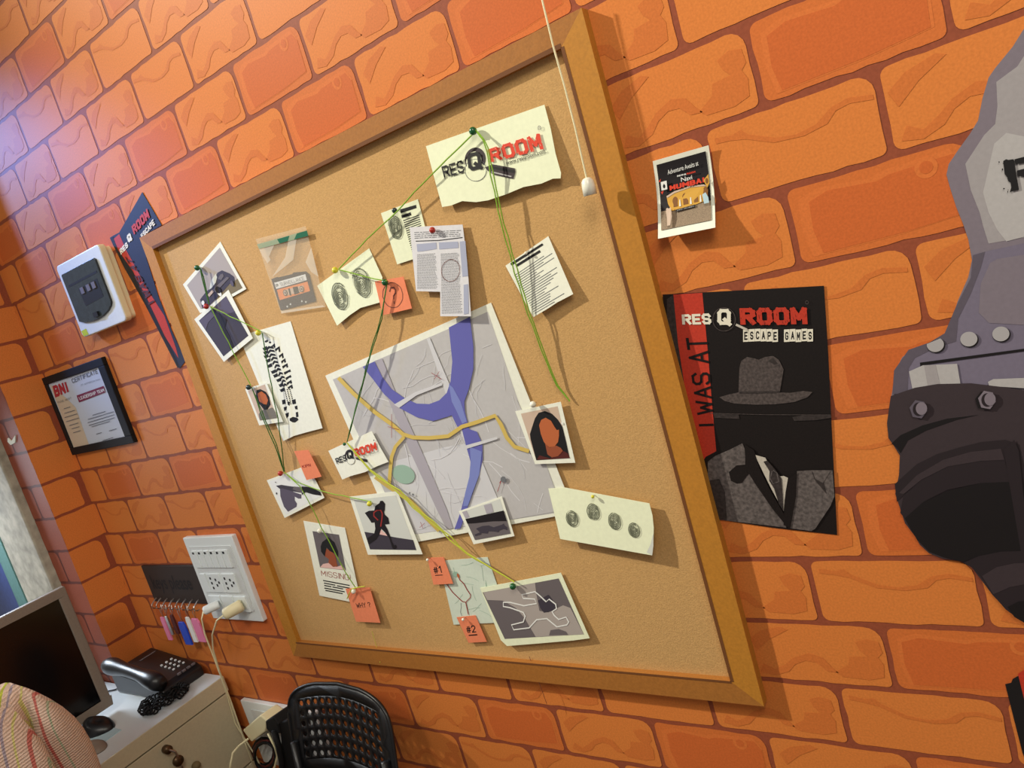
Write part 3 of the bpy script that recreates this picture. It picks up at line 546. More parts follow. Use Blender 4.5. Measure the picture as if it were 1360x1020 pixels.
# runner
NZ = Z(470, 650, .09311)
polaroid('polaroid_photo', 'white photo of a dark running figure at the lower left corner of the map', NZ((-65, 105), (620, 25), (980, 925), (200, 932)), NZ((0, 150), (600, 85), (890, 865), (230, 855)), M['plight'], .0150, .0175, [
    (M['pdark'], NZ((150, 605), (300, 628), (600, 685), (845, 722), (890, 865), (230, 855))), (M['pink'], NZ((385, 570), (420, 610), (480, 640), (485, 665), (410, 650), (365, 640))),
    (M['pblack'], NZ((155, 335), (215, 305), (290, 300), (305, 235), (365, 195), (375, 165), (410, 160), (445, 205), (440, 290), (430, 320), (440, 360), (490, 405), (508, 492), (440, 500), (480, 570), (515, 660), (545, 750), (575, 800), (600, 790), (612, 830), (580, 858), (550, 840), (505, 700), (440, 610), (390, 560), (365, 640), (320, 710), (215, 785), (185, 700), (290, 630), (305, 560), (295, 470), (250, 475), (215, 420))), (M['darkred'], stroke(NZ((345, 440), (285, 380), (285, 330), (330, 298), (385, 300), (405, 345), (400, 420), (382, 530)), 1.6))])
# missing poster
WZ = Z(400, 680, .15686)
o, pl = sheet('missing_poster', 'white MISSING poster with a dark-haired person under the hand-and-gun photo', 'poster', WZ((18, 75), (370, 135), (510, 780), (155, 708)), M['paper'], .0080, .0120, G)
part(o, pl, 'portrait', [(M['pmid'], WZ((95, 162), (320, 192), (380, 495), (160, 470))), (M['pink'], WZ((160, 468), (185, 440), (240, 430), (300, 465), (345, 450), (375, 492))), (M['skind'], WZ((195, 330), (215, 310), (260, 330), (290, 370), (300, 430), (310, 460), (270, 465), (230, 430), (235, 400), (200, 375))), (M['ink'], WZ((165, 290), (178, 255), (230, 215), (280, 255), (310, 330), (312, 380), (280, 350), (240, 330), (215, 300), (205, 345), (200, 378), (168, 335)))])
part(o, pl, 'printed_text', [(M['darkred'], text('MISSING!', WZ((165, 495), (415, 530), (420, 582), (172, 540)))), (M['ink'], merge([WZ((185 + a, 575 + b), (185 + a + w, 575 + b + w * .19), (185 + a + w, 584 + b + w * .19), (185 + a, 584 + b)) for a, b, w in ((0, 0, 225), (8, 22, 95), (118, 45, 108), (10, 42, 60), (80, 55, 90), (12, 64, 170), (20, 84, 145))]))])
o, pl = sheet('sticky_note', 'orange note with WHY written on it at the foot of the missing poster', 'note', WZ((375, 650), (580, 640), (670, 938), (465, 928)), M['orange'], .0145, .0195, G)
part(o, pl, 'handwriting', [(M['ink'], text('WHY ?', WZ((460, 772), (580, 762), (592, 805), (472, 815)), .01))])
# woman
polaroid('polaroid_photo', 'white bordered portrait of a woman with long black hair right of the map', ZI((103, 112), (360, 58), (442, 402), (215, 410)), ZI((135, 125), (342, 83), (412, 376), (222, 388)), M['tan'], .0140, .0180, [
    (M['ink'], ZI((200, 195), (215, 150), (235, 120), (270, 110), (310, 125), (345, 160), (370, 200), (392, 290), (410, 376), (222, 388), (190, 270), (186, 240))), (M['maroon'], ZI((300, 378), (345, 345), (375, 335), (400, 350), (412, 376), (290, 382), (225, 385), (240, 360))), (M['skin'], ZI((238, 190), (250, 160), (275, 148), (305, 165), (325, 200), (338, 218), (350, 215), (350, 250), (345, 285), (325, 310), (290, 315), (265, 285), (248, 240))), (M['skind'], ZI((272, 295), (300, 316), (335, 305), (360, 318), (372, 335), (345, 365), (310, 372), (285, 355))), (M['pwhite'], ell(ZI((368, 180))[0], 1.2, 2.0, -30))])
# four fingerprints card
o, pl = sheet('fingerprint_card', 'wide cream card with a row of four fingerprints at the lower right of the board', 'card', ZI((290, 548), (386, 543), (860, 632), (878, 700), (885, 770), (883, 870), (876, 925), (357, 832)), M['cream'], .0150, .0260, G)
for c, rx, ry in (((424, 717), 8, 11.5), ((543, 680), 8.4, 12), ((664, 732), 8.2, 12), ((774, 782), 7.6, 10.5)): part(o, pl, 'fingerprint', fingerprint(ZI(c)[0], rx, ry, -18, .9, 6))
part(o, pl, 'curled_corner', [(M['plight'], ZI((882, 800), (883, 870), (876, 925), (845, 908), (868, 860)))])
# lying body
LZ = Z(605, 655, .06861)
polaroid('polaroid_photo', 'small white photo of a dark lying shape at the bottom of the map', LZ((62, 350), (895, 60), (1140, 830), (350, 990)), LZ((130, 365), (860, 110), (1062, 780), (375, 905)), M['plight'], .0150, .0190, [
    (M['mapd'], LZ((125, 365), (215, 335), (275, 465), (195, 490))), (M['mapd'], LZ((545, 235), (690, 195), (735, 365), (600, 400))), (M['pmid'], LZ((235, 595), (500, 560), (760, 535), (995, 535), (1062, 780), (375, 905))), (M['pblack'], LZ((190, 500), (930, 335), (995, 540), (720, 545), (400, 580), (230, 592))),
    (M['pdark'], LZ((395, 690), (430, 670), (520, 635), (640, 625), (740, 660), (800, 640), (900, 610), (935, 585), (950, 625), (1000, 660), (1000, 715), (930, 690), (850, 720), (830, 755), (740, 740), (640, 735), (620, 780), (500, 770), (490, 800), (380, 830), (370, 800), (470, 760), (440, 725)))])
# route sheet + numbered notes
TZ = Z(570, 730, .12748)
rs, pl = sheet('route_sketch', 'pale mint street sheet with a red route drawn between notes 1 and 2', 'sheet', TZ((100, 118), (608, 78), (760, 520), (740, 760), (255, 782)), M['mint'], .0080, .0095, G)
RQ = TZ((110, 125), (600, 85), (740, 750), (265, 775)); st = []
for k in range(24):
    s, t = rnd.random(), rnd.random(); a = rnd.choice([0, 1.5]) + rnd.uniform(-.3, .3); pts = []
    for j in range(4):
        if not (.02 < s < .98 and .02 < t < .98): break
        pts.append(quadmap(RQ, s, t)); a += rnd.uniform(-.3, .3); s += .09 * math.cos(a); t += .08 * math.sin(a)
    if len(pts) > 1: st.append(stroke(pts, .4))
part(rs, pl, 'drawn_route', [(M['park'], merge(st)), (M['grey'], stroke(TZ((330, 555), (333, 600), (325, 650), (340, 690)), .5)), (M['park'], ell(TZ((272, 258))[0], 3.6, 3.6)), (M['darkred'], merge([stroke(TZ((180, 355), (240, 440), (300, 500), (345, 540), (380, 548), (428, 500), (430, 470), (395, 420), (360, 355), (318, 315), (305, 285)), 1.0), stroke(TZ((380, 548), (408, 675)), 1.1)])), (M['skin'], ell(TZ((302, 272))[0], 1.4, 3.2, -20))])
o, pl = sheet('sticky_note', 'orange note marked number 1 at the top left of the route sketch', 'note', TZ((-20, 85), (150, 80), (250, 355), (45, 365)), M['orange'], .0110, .0140, G)
part(o, pl, 'handwriting', [(M['ink'], text('#1', TZ((35, 185), (115, 165), (135, 240), (55, 250)), .014)), (M['ink'], TZ((60, 264), (138, 260), (139, 267), (62, 272)))])
o, pl = sheet('sticky_note', 'orange note marked number 2 at the foot of the route sketch', 'note', TZ((285, 705), (482, 685), (600, 960), (410, 970)), M['orange'], .0110, .0140, G)
part(o, pl, 'handwriting', [(M['ink'], text('#2', TZ((378, 800), (475, 785), (492, 862), (398, 872)), .014)), (M['ink'], TZ((410, 888), (500, 880), (501, 892), (412, 898)))])
# body outline photo
polaroid('polaroid_photo', 'large tilted photo of a white taped body outline at the bottom of the board', ZG((497, 515), (1045, 412), (1140, 630), (1240, 855), (1130, 870), (900, 890), (680, 908), (638, 868), (560, 670)), ZG((515, 545), (1030, 450), (1200, 828), (665, 860)), M['pmid'], .0110, .0170, [
    (M['pgrey'], ZG((520, 545), (870, 480), (880, 560), (900, 670), (960, 680), (1060, 632), (1110, 650), (1200, 828), (875, 846), (800, 720), (740, 650), (650, 600), (545, 596))), (M['pmid'], ZG((965, 835), (975, 800), (1030, 792), (1080, 810), (1095, 832))), (M['pdark'], ZG((890, 600), (960, 560), (1020, 640), (985, 670), (930, 682), (905, 650))),
    (M['pwhite'], stroke(ZG((795, 635), (880, 620), (868, 590), (790, 585), (780, 560), (870, 540), (905, 570), (945, 608), (965, 590), (1010, 625), (1015, 655), (985, 675), (1000, 700), (1030, 728), (1080, 712), (1098, 745), (1085, 765), (1018, 778), (950, 722), (880, 730), (830, 785), (725, 798), (710, 765), (790, 745), (803, 705), (790, 680), (700, 648), (655, 640), (655, 612), (700, 612)), 1.7, True))], m=M['cream'])
# ================================================================== PINS AND STRINGS
PM = {}
def pin(x, y, lift, col, label, r=.0048):
    p = Plane(1 - lift).pt(x, y); k = (col, r)
    e = empty('push_pin', p, label, 'pin', 'push pins on the cork board')
    if k not in PM:
        h = MB().ball((0, -.007, 0), r, M[col], 10); me = h; a = MB(); a.ball(p + Vector((0, -.008, 0)), r, M[col], 12); ho = a.build('pin_head', e, True)
        b = MB(); b.tube([p + Vector((0, -.008, 0)), p + Vector((0, .004, 0))], .0008, M['steel']); no = b.build('needle', e); PM[k] = (ho, no, p.copy())
    else:
        for s in PM[k][:2]:
            c = s.copy(); c.parent = e; COL.objects.link(c)
    return e
for a in ((632, 174, .010, 'pin_green', 'dark green pin at the top edge of the large logo sheet', .0065), (528, 279, .009, 'pin_teal', 'dark teal pin on the card with one fingerprint', .005), (449, 358, .010, 'pin_yellow', 'yellow pin on the two-fingerprint card', .0062), (515, 374, .013, 'pin_green', 'green pin on the question mark note', .0062), (578, 305, .012, 'pin_red', 'red pin holding the newspaper clipping', .0055),
          (266, 355, .009, 'pin_green', 'green pin on the vintage car photo', .0062), (278, 406, .012, 'pin_red', 'red pin between the car photo and the night photo', .0062), (347, 441, .009, 'pin_yellow', 'yellow pin at the top of the shoe print sheet', .0062), (334, 513, .015, 'pin_teal', 'dark pin on the photo of the bearded man', .006), (376, 627, .011, 'pin_red', 'red pin above the hand and gun photo', .006),
          (461, 588, .015, 'pin_green', 'small green pin on the small logo sheet', .0035), (494, 667, .015, 'pin_yellow', 'yellow pin on the photo of the running figure', .0055), (428, 703, .009, 'pin_white', 'white pin at the top of the missing poster', .0055), (473, 783, .015, 'pin_white', 'white pin on the WHY note', .0055), (711, 535, .015, 'pin_white', 'white pin above the portrait of the woman', .0055), (790, 657, .015, 'pin_yellow', 'small yellow pin on the four fingerprint card', .003), (684, 776, .012, 'pin_green', 'dark green pin on the taped body outline photo', .0062),
          (571, 741, .011, 'pin_white', 'tiny white pin at the top left of the upper numbered orange note', .003), (618, 820, .011, 'pin_white', 'tiny white pin at the top of the lower numbered orange note', .003), (702, 335, .009, 'pin_white', 'small white pin on the typed page', .0025)): pin(*a)
def string(pts, lifts, m, label, r=.0011, strands=1, name='string', cat='string', wob=.0012, group='green strings between the pins'):
    mb = MB(); n = len(pts)
    P = [Plane(1 - (lifts if not isinstance(lifts, (list, tuple)) else lifts[i])).pt(*p) for i, p in enumerate(pts)]
    for s in range(strands):
        out = []; rr = random.Random(len(label) + s); off = (s - (strands - 1) / 2) * .0048
        for i in range(n - 1):
            k = max(2, int((P[i + 1] - P[i]).length / .02))
            for j in range(k + (i == n - 2)):
                t = j / k; p = P[i].lerp(P[i + 1], t); g = (i + t) / (n - 1); env = math.sin(math.pi * g)
                out.append(p + Vector((off * (env + .15) + rr.uniform(-wob, wob) * env, rr.uniform(-.0008, .0008), off * .5 * env + rr.uniform(-wob, wob) * env)))
        mb.tube(out, r, m, 5)
    o = mb.build(name); tag(o, label, cat, group); return o
string([(630, 176), (550, 255), (529, 279), (487, 318), (450, 357)], [.02, .024, .022, .022, .02], M['green'], 'green string from the large logo sheet down to the two-fingerprint card', .0012)
string([(450, 358), (483, 367), (514, 373)], .022, M['green'], 'short green string between the fingerprint card and the question mark note')
string([(514, 375), (506, 425), (488, 485), (461, 587)], [.022, .025, .027, .024], M['greend'], 'dark green string from the question note down across the map corner', .0011, 2)
string([(461, 588), (492, 625), (530, 653), (560, 682), (588, 706), (620, 735), (683, 773)], [.024, .026, .027, .027, .026, .024, .022], M['yellowg'], 'yellow green string running diagonally over the map to the body outline photo', .0014, 2, wob=.0022)
string([(632, 173), (642, 185), (648, 200), (653, 230), (668, 298), (685, 360), (702, 415), (719, 462), (740, 512), (757, 533)], [.018, .024, .026, .028, .025, .026, .024, .02, .014, .012], M['green'], 'long doubled green string hanging from the top logo sheet past the typed page', .0011, 2)
string([(266, 356), (272, 380), (278, 404)], .02, M['greend'], 'short thick green string over the vintage car photo', .0014, 2)
string([(279, 407), (315, 425), (347, 440)], .021, M['green'], 'green string from the night photo to the shoe print sheet')
string([(280, 408), (309, 466), (333, 512)], [.021, .024, .021], M['green'], 'green string crossing the night photo down to the bearded man')
string([(334, 514), (352, 560), (366, 590), (377, 626)], [.021, .025, .025, .02], M['greend'], 'green string from the bearded man down to the red pin', .0012, 2)
string([(348, 442), (358, 500), (369, 555), (378, 626)], [.02, .023, .024, .02], M['greend'], 'dark green string hanging down over the shoe print sheet', .0012)
string([(378, 628), (394, 640), (428, 653), (493, 666)], [.02, .023, .022, .021], M['green'], 'green string from the gun photo to the running figure photo')
string([(378, 627), (398, 646), (415, 675), (428, 702), (452, 748), (473, 782)], [.02, .022, .021, .019, .02, .021], M['green'], 'green string from the red pin over the missing poster to the WHY note')
string([(461, 795), (466, 783), (473, 781), (484, 779)], .022, M['yellowg'], 'short pale string ends knotted at the WHY note', .0013)
string([(494, 838), (501, 862), (505, 880)], [.009, .012, .019], M['yellowg'], 'thin thread below the WHY note', .0005, name='thread', cat='thread', group='loose threads')
string([(703, 872), (716, 905), (726, 935)], [.009, .018, .018], M['brown'], 'thin dark thread below the body outline photo', .0005, name='thread', cat='thread', group='loose threads')
# pull cord
pc_ = empty('pull_cord', Plane(.955).pt(783, 262), 'white pull cord with a white end cap hanging over the top right of the board', 'cord')
a = MB(); P0 = Plane(.955); d0 = [P0.pt(x, y) for x, y in ((717, -14), (722, 8), (735, 62), (750, 115), (764, 170), (779, 236))]; a.tube(d0, .0014, M['creamp']); a.build('cord', pc_)
a = MB(); c0 = P0.pt(779, 236); c1 = P0.pt(784, 259); ax = (c1 - c0); ln_ = ax.length
a.tube([c0, c0 + ax * .06, c0 + ax * .2, c0 + ax * .5, c1], [.003, .0062, .0085, .0095, .0098], M['pin_white'], 14); a.build('cord_cap', pc_, True)
# ================================================================== WALL PRINT OF A MACHINE (right edge)
HZ1 = Z(1160, 0, .2941); HZ2 = Z(1160, 300, .2743); HZ3 = Z(1160, 560, .4515); H5 = Z(1200, 540, .29412)
pw = Plane(1 - .0018)
edge = [(1500, -40), (1420, -40), (1385, 5), (1360, 38), (1345, 62), (1322, 90), (1313, 103), (1305, 130), (1299, 160), (1288, 178), (1272, 200), (1260, 218), (1257, 232), (1262, 250), (1270, 275), (1279, 297), (1286, 318), (1291, 345), (1286, 368), (1272, 400), (1262, 430), (1254, 447), (1235, 455), (1212, 463), (1198, 475), (1188, 495), (1185, 520), (1181, 540), (1178, 562), (1180, 582), (1187, 592), (1195, 605), (1194, 630), (1189, 656), (1197, 680), (1202, 695), (1215, 712), (1222, 724), (1234, 735), (1252, 742), (1275, 745), (1290, 753), (1303, 770), (1318, 790), (1335, 808), (1360, 825), (1420, 850), (1500, 870)]
md_ = empty('machine_wall_print', pw.pt(1330, 860), 'grey painted machine picture bursting through the bricks at the right edge', 'wall picture')
a = MB(); f = [pw.pt(x, y) for x, y in edge]; a.prism(f, [p + Vector((0, .0008, 0)) for p in f], M['m1'])
lay(a, pw, [(M['m2'], HZ1((1100, 200), (740, 180), (685, 245), (650, 300), (555, 370), (560, 480), (550, 560), (500, 610), (415, 740), (440, 860), (480, 960), (495, 1020), (520, 1100), (1100, 1000))),
    (M['m3'], HZ1((1100, 560), (700, 620), (600, 600), (545, 650), (495, 870), (520, 960), (560, 1040), (600, 1090), (1100, 960))),
    (M['m4'], HZ2((480, 140), (560, 120), (1100, 5), (1100, 740), (560, 770), (190, 800), (95, 815), (100, 700), (170, 600), (270, 565), (345, 520), (400, 390), (470, 250))),
    (M['m5'], HZ2((482, 142), (540, 125), (520, 200), (470, 330), (410, 450), (400, 560), (300, 590), (200, 640), (170, 690), (165, 810), (92, 815), (100, 700), (170, 600), (270, 565), (345, 520), (400, 390), (472, 250))),
    (M['m1'], HZ2((565, 180), (600, 160), (1100, 80), (1100, 500), (560, 470), (510, 420), (520, 280))),
    (M['m8'], HZ2((225, 662), (1100, 545), (1100, 556), (235, 675), (240, 685), (228, 686)))])
a.build('machine_body', md_)
a = MB(); lay(a, pw, [(M['m3'], HZ2((172, 705), (240, 675), (405, 668), (422, 770), (190, 795))), (M['m2'], HZ2((245, 675), (300, 672), (325, 780), (265, 785))), (M['m3'], HZ2((555, 755), (580, 742), (760, 735), (1100, 735), (1100, 810), (560, 775)))], 8); a.build('tooth_row', md_)
a = MB(); lay(a, pw, [(M['m6'], [(1183, 526), (1215, 515), (1245, 510), (1290, 509), (1340, 515), (1500, 540), (1500, 870), (1420, 850), (1360, 825), (1335, 808), (1318, 790), (1303, 770), (1290, 753), (1275, 745), (1252, 742), (1234, 735), (1222, 724), (1215, 712), (1202, 695), (1197, 680), (1189, 656), (1194, 630), (1195, 605), (1187, 592), (1180, 582), (1178, 562), (1181, 540)]),
    (M['m8'], [(1184, 589), (1196, 578), (1225, 565), (1258, 556), (1300, 551), (1270, 558), (1230, 572), (1206, 585), (1196, 602), (1190, 594)]),
    (M['m7'], H5((-40, 350), (60, 260), (150, 215), (250, 185), (350, 160), (460, 150), (520, 170), (560, 350), (500, 400), (460, 245), (300, 260), (150, 300), (20, 380), (-30, 430))),
    (M['m5'] if 0 else M['m6'], H5((-20, 390), (60, 310), (180, 240), (300, 205), (440, 190), (455, 240), (350, 245), (200, 270), (80, 330), (0, 395))),
    (M['m7'], H5((0, 400), (90, 330), (200, 275), (350, 248), (458, 245), (480, 340), (350, 345), (200, 375), (90, 430), (5, 505), (-15, 480))),
    (M['m8'], H5((5, 505), (90, 430), (200, 380), (350, 345), (480, 340), (545, 345), (900, 345), (900, 700), (545, 660), (420, 665), (330, 680), (270, 702), (180, 680), (115, 655), (60, 600), (30, 550))),
    (M['m7'], H5((452, 195), (500, 150), (520, 200), (550, 480), (560, 660), (530, 655), (490, 420))),
    (M['m7'], H5((270, 705), (340, 675), (440, 655), (900, 640), (900, 1050), (600, 1000), (520, 960), (460, 915), (400, 845), (350, 770), (305, 725))),
    (M['m6'], H5((355, 765), (420, 725), (500, 708), (900, 690), (900, 860), (560, 800), (480, 815), (405, 848))),
    (M['m8'], H5((470, 905), (520, 880), (900, 860), (900, 1060), (560, 985), (500, 950)))], 11); a.build('black_drum', md_)
for c in ((300, 575), (462, 548), (617, 523)):
    a = MB(); cc = HZ2(c)[0]; r = 12.2
    sh = ell((cc[0] + 1.0, cc[1] + 1.2), r, r * .82, -6); e_ = ell(cc, r - .8, r * .8, -6)
    if c[0] == 300:
        cut = lambda P: [p for p in P if p[1] > 300 + 545 * .2743 + (330 - (p[0] - 1160) / .2743) * .12 - 2]
        sh, e_ = cut(sh), cut(e_)
    lay(a, pw, [(M['m8'], sh), (M['rivet'], e_)], 9); a.build('rivet', md_)
for c, mm in (((218, 888), M['m5']), ((550, 843), M['m1'])):
    a = MB(); cc = HZ2(c)[0]
    hx = [(cc[0] + 12 * math.cos(math.radians(60 * k + 10)), cc[1] + 13 * math.sin(math.radians(60 * k + 10))) for k in range(6)]
    lay(a, pw, [(M['m8'], [(x - 4, y + 1) for x, y in hx]) if mm is M['m1'] else (M['m6'], hx), (mm, hx), (M['m7'], ell(cc, 7.5, 9)), (mm if mm is not M['m5'] else M['m1'], ell((cc[0] + 4, cc[1] - 1), 7.5, 8.5))], 24); a.build('hex_bolt', md_)
RZ = Z(1300, 180, .09804)
a = MB(); lay(a, pw, [(M['ink'], RZ((330, 345), (370, 320), (400, 330), (470, 320), (480, 340), (510, 540), (545, 735), (420, 765), (440, 700), (430, 640), (400, 620), (385, 570), (350, 520))), (M['ink'], RZ((480, 322), (700, 265), (800, 300), (840, 420), (760, 520), (900, 700), (780, 720), (600, 555), (525, 550), (515, 475), (610, 450), (700, 440), (720, 380), (690, 355), (500, 392))), (M['ink'], merge([ell(RZ((320, 460))[0], .9, 1.5), ell(RZ((340, 720))[0], 1.2, .9), ell(RZ((275, 360))[0], .8, 1.2), ell(RZ((392, 762))[0], .6, 1.2)]))], 8); a.build('painted_letter', md_)
# ================================================================== POSTERS
ZK = Z(860, 370, .3431)
hp = empty('event_poster', Plane(.998).pt(1030, 700), 'black poster of a faceless man in a hat right of the cork board', 'poster', 'event posters on the wall')
pk = Plane(1 - .0022); a = MB()
f = [pk.pt(x, y) for x, y in ZK((58, 62), (683, 28), (700, 300), (712, 560), (734, 992), (500, 966), (255, 930), (210, 730), (150, 500), (75, 235))]; a.prism(f, [p + Vector((0, .0006, 0)) for p in f], M['pposter']); hs_ = a.build('poster_sheet', hp)
a = MB(); lay(a, pk, [(M['pred'], ZK((100, 62), (212, 55), (235, 300), (250, 490), (266, 668), (225, 690), (212, 712), (190, 640), (150, 460), (118, 250))), (M['coatd'], ZK((75, 80), (100, 62), (118, 250), (150, 460), (190, 640), (212, 712), (165, 560), (110, 330), (75, 235)))]); a.build('red_stripe', hs_)
a = MB(); lay(a, pk, [(M['pposter'], text('I WAS AT', ZK((207, 600), (145, 222), (232, 225), (262, 570))[0:1] + ZK((140, 225), (222, 228), (258, 590)), .02)) if 0 else (M['pposter'], text('I WAS AT', ZK((198, 572), (146, 230), (234, 226), (258, 570)), .012))], 4); a.build('vertical_lettering', hs_)
RQ = ZK((132, 138), (245, 133), (250, 178), (135, 180)); OQ = ZK((355, 112), (618, 108), (623, 180), (360, 182))
a = MB(); lay(a, pk, [(M['pwhit'], text('RES', RQ, .04)), (M['hat'], stroke(ell(ZK((296, 158))[0], 15, 15.5), .9, True)), (M['pwhit'], text('Q', ZK((268, 116), (328, 116), (328, 186), (268, 186)), .035)), (M['shirt'], stroke(ZK((342, 178), (385, 198)), 3)), (M['pred'], text('ROOM', OQ, .05)), (M['pposter'], scratches(OQ, 30, rd)), (M['hat'], stroke(ell(ZK((617, 92))[0], 2, 2.2), .6, True))], 5); a.build('printed_logo', hs_)
a = MB(); bx = []; tx = []
for k, ch in enumerate('ESCAPE GAMES'):
    if ch == ' ': continue
    x = 370 + k * 22.6; j = random.uniform(-2, 2); h0, h1 = 196 + j, 244 + j
    bx.append(ZK((x, h0), (x + 21.5, h0 - 1), (x + 22, h1 - 1), (x, h1))); tx.append(text(ch, ZK((x + 4, h0 + 9), (x + 17, h0 + 8), (x + 17, h1 - 8), (x + 4, h1 - 7)), .03))
lay(a, pk, [(M['pwhit'], merge(bx)), (M['ink'], merge(tx))], 4); a.build('banner_lettering', hs_)
KZ = Z(940, 460, .25496)
a = MB(); lay(a, pk, [(M['hat'], KZ((60, 265), (110, 250), (160, 240), (162, 180), (165, 110), (175, 75), (205, 55), (240, 62), (265, 70), (300, 55), (340, 50), (370, 70), (395, 120), (385, 180), (375, 240), (430, 242), (500, 232), (545, 238), (520, 265), (450, 290), (350, 302), (250, 304), (140, 298), (90, 285))), (M['coatd'], KZ((315, 75), (340, 62), (365, 90), (345, 95))), (M['coatd'], KZ((164, 236), (375, 232), (376, 242), (164, 246)))], 4); a.build('printed_hat', hs_)
a = MB(); lay(a, pk, [(M['coat'], KZ((0, 600), (40, 570), (110, 540), (180, 505), (195, 540), (195, 620), (260, 720), (330, 810), (400, 900), (410, 945), (250, 925), (30, 900), (0, 790))), (M['coatd'], KZ((0, 700), (60, 690), (90, 760), (100, 905), (30, 900), (0, 800))), (M['pposter'], KZ((110, 655), (150, 620), (200, 615), (225, 650), (200, 680), (180, 710), (150, 715), (120, 700))),
    (M['coat'], KZ((465, 650), (530, 645), (650, 645), (660, 780), (640, 830), (560, 950), (540, 962), (430, 948), (445, 800))), (M['coatd'], KZ((540, 650), (600, 690), (620, 770), (560, 700))), (M['coat'], KZ((545, 645), (640, 648), (600, 712), (560, 690))),
    (M['shirt'], KZ((245, 565), (300, 580), (330, 640), (345, 680), (395, 675), (418, 685), (405, 760), (395, 860), (330, 740), (290, 660))), (M['pposter'], KZ((190, 510), (240, 540), (275, 650), (330, 760), (395, 870), (405, 930), (340, 850), (250, 720), (200, 640))), (M['pposter'], KZ((420, 690), (465, 655), (460, 780), (430, 948), (395, 930), (400, 800))),
    (M['coatd'], KZ((290, 600), (310, 595), (350, 640), (385, 690), (390, 760), (395, 860), (370, 820), (345, 740), (320, 700), (322, 650))), (M['coat'], stroke(KZ((335, 650), (325, 690), (340, 715), (370, 705), (360, 660), (340, 645)), 1.4))], 4); a.build('printed_suit', hs_)
a = MB(); lay(a, pk, [(M['coatd'], KZ((30, 348), (160, 352), (165, 378), (35, 372))), (M['coatd'], KZ((440, 368), (500, 358), (640, 355), (645, 372), (560, 385), (450, 388))), (M['hat'], stroke(KZ((10, 348), (300, 356), (640, 357)), .6))], 4); a.build('fold_crease', hs_)
# left poster
LP = Z(150, 250, .23529)
lp = empty('event_poster', Plane(.998).pt(236, 486), 'narrow navy poster strip between the fuse box and the cork board', 'poster', 'event posters on the wall')
pq = Plane(1 - .0022); a = MB()
f = [pq.pt(x, y) for x, y in LP((165, 22), (275, 208), (170, 270), (190, 400), (260, 620), (330, 800), (410, 975), (375, 1018), (330, 930), (180, 650), (60, 440), (0, 320), (-18, 280), (0, 268), (35, 250))]; a.prism(f, [p + Vector((0, .0006, 0)) for p in f], M['navy']); ls_ = a.build('poster_sheet', lp)
a = MB(); lay(a, pq, [(M['pred'], LP((0, 290), (35, 258), (75, 350), (130, 450), (200, 580), (290, 720), (355, 900), (370, 960), (290, 830), (200, 640), (100, 450), (30, 350))), (M['pposter'], LP((-15, 285), (0, 275), (30, 350), (110, 465), (200, 640), (300, 850), (375, 1010), (365, 1015), (180, 655), (60, 442)))]); a.build('red_stripe', ls_)
a = MB(); lay(a, pq, [(M['pwhit'], text('RES', LP((36, 345), (78, 300), (88, 330), (46, 378)), .05)), (M['pwhit'], text('Q', LP((74, 270), (98, 245), (112, 292), (88, 315)), .06)), (M['pred'], text('ROOM', LP((103, 215), (192, 110), (210, 165), (120, 265)), .05)), (M['pwhit'], text('ESCAPE', LP((155, 262), (225, 172), (238, 205), (165, 285)), .04)), (M['maroon'], text('I WAS AT', LP((200, 660), (65, 385), (105, 400), (235, 640)), .03))], 4); a.build('printed_lettering', ls_)
# lower right poster corner
rp = empty('event_poster', Plane(.998).pt(1360, 1000), 'black and red poster corner at the lower right edge of the picture', 'poster', 'event posters on the wall')
a = MB(); f = [pk.pt(x, y) for x, y in ((1335, 909), (1343, 907), (1345, 902), (1352, 898), (1420, 850), (1500, 860), (1500, 1100), (1400, 1100), (1358, 1000))]; a.prism(f, [p + Vector((0, .0006, 0)) for p in f], M['ink']); rs_ = a.build('poster_sheet', rp)
a = MB(); lay(a, pk, [(M['pred'], [(1352, 895), (1420, 850), (1500, 860), (1500, 1100), (1380, 1010)])]); a.build('red_stripe', rs_)
# small photo flyer, curled
fl = empty('instant_photo', Plane(.998).pt(910, 318), 'small instant photo of a lit round building stuck on the bricks beside the board', 'photo')
FZ = Z(860, 185, .13235); FQ = FZ((52, 220), (612, 60), (680, 885), (105, 998))
n = 14; a = MB(); gl = lambda t: .004 + .016 * t * t - .006 * math.sin(math.pi * t)
def fpt(s, t, off=0):
    x, y = quadmap(FQ, s, t); x += 2.4 * math.sin(math.pi * t) * (1 if s > .5 else .4) - 1.5 * (1 - s) * math.sin(math.pi * t) * -1; return Plane(1 - gl(t) - .004 * s).pt(x, y, off)
def grid(a, s0, s1, t0, t1, m, off=0, n=14):
    vs = [fpt(s0 + (s1 - s0) * i / 4, t0 + (t1 - t0) * j / n, off) for j in range(n + 1) for i in range(5)]
    a.add(vs, [(j * 5 + i, j * 5 + i + 1, (j + 1) * 5 + i + 1, (j + 1) * 5 + i) for j in range(n) for i in range(4)], m)
grid(a, 0, 1, 0, 1, M['paper']); o = a.build('photo_sheet', fl); sm = o.modifiers.new('thickness', 'SOLIDIFY'); sm.thickness = .0004; sm.offset = 1
def finv(pts, off, m, a):   # picture coordinates 0..1 inside the white border
    ex = pts[2] if len(pts) > 2 else [0] * len(pts[0])
    a.add([fpt(.055 + .88 * s, .06 + .84 * t, off + ex[i]) for i, (s, t) in enumerate(pts[0])], pts[1], m)
a = MB(); grid(a, .055, .935, .06, .90, M['pblack'], .0009)
UQ = [(0, 0), (1, 0), (1, 1), (0, 1)]
def tq(txt, x0, y0, x1, y1, b=0, sl=0): return text(txt, [(x0, y0), (x1, y0 - sl), (x1, y1 - sl), (x0, y1)], b)
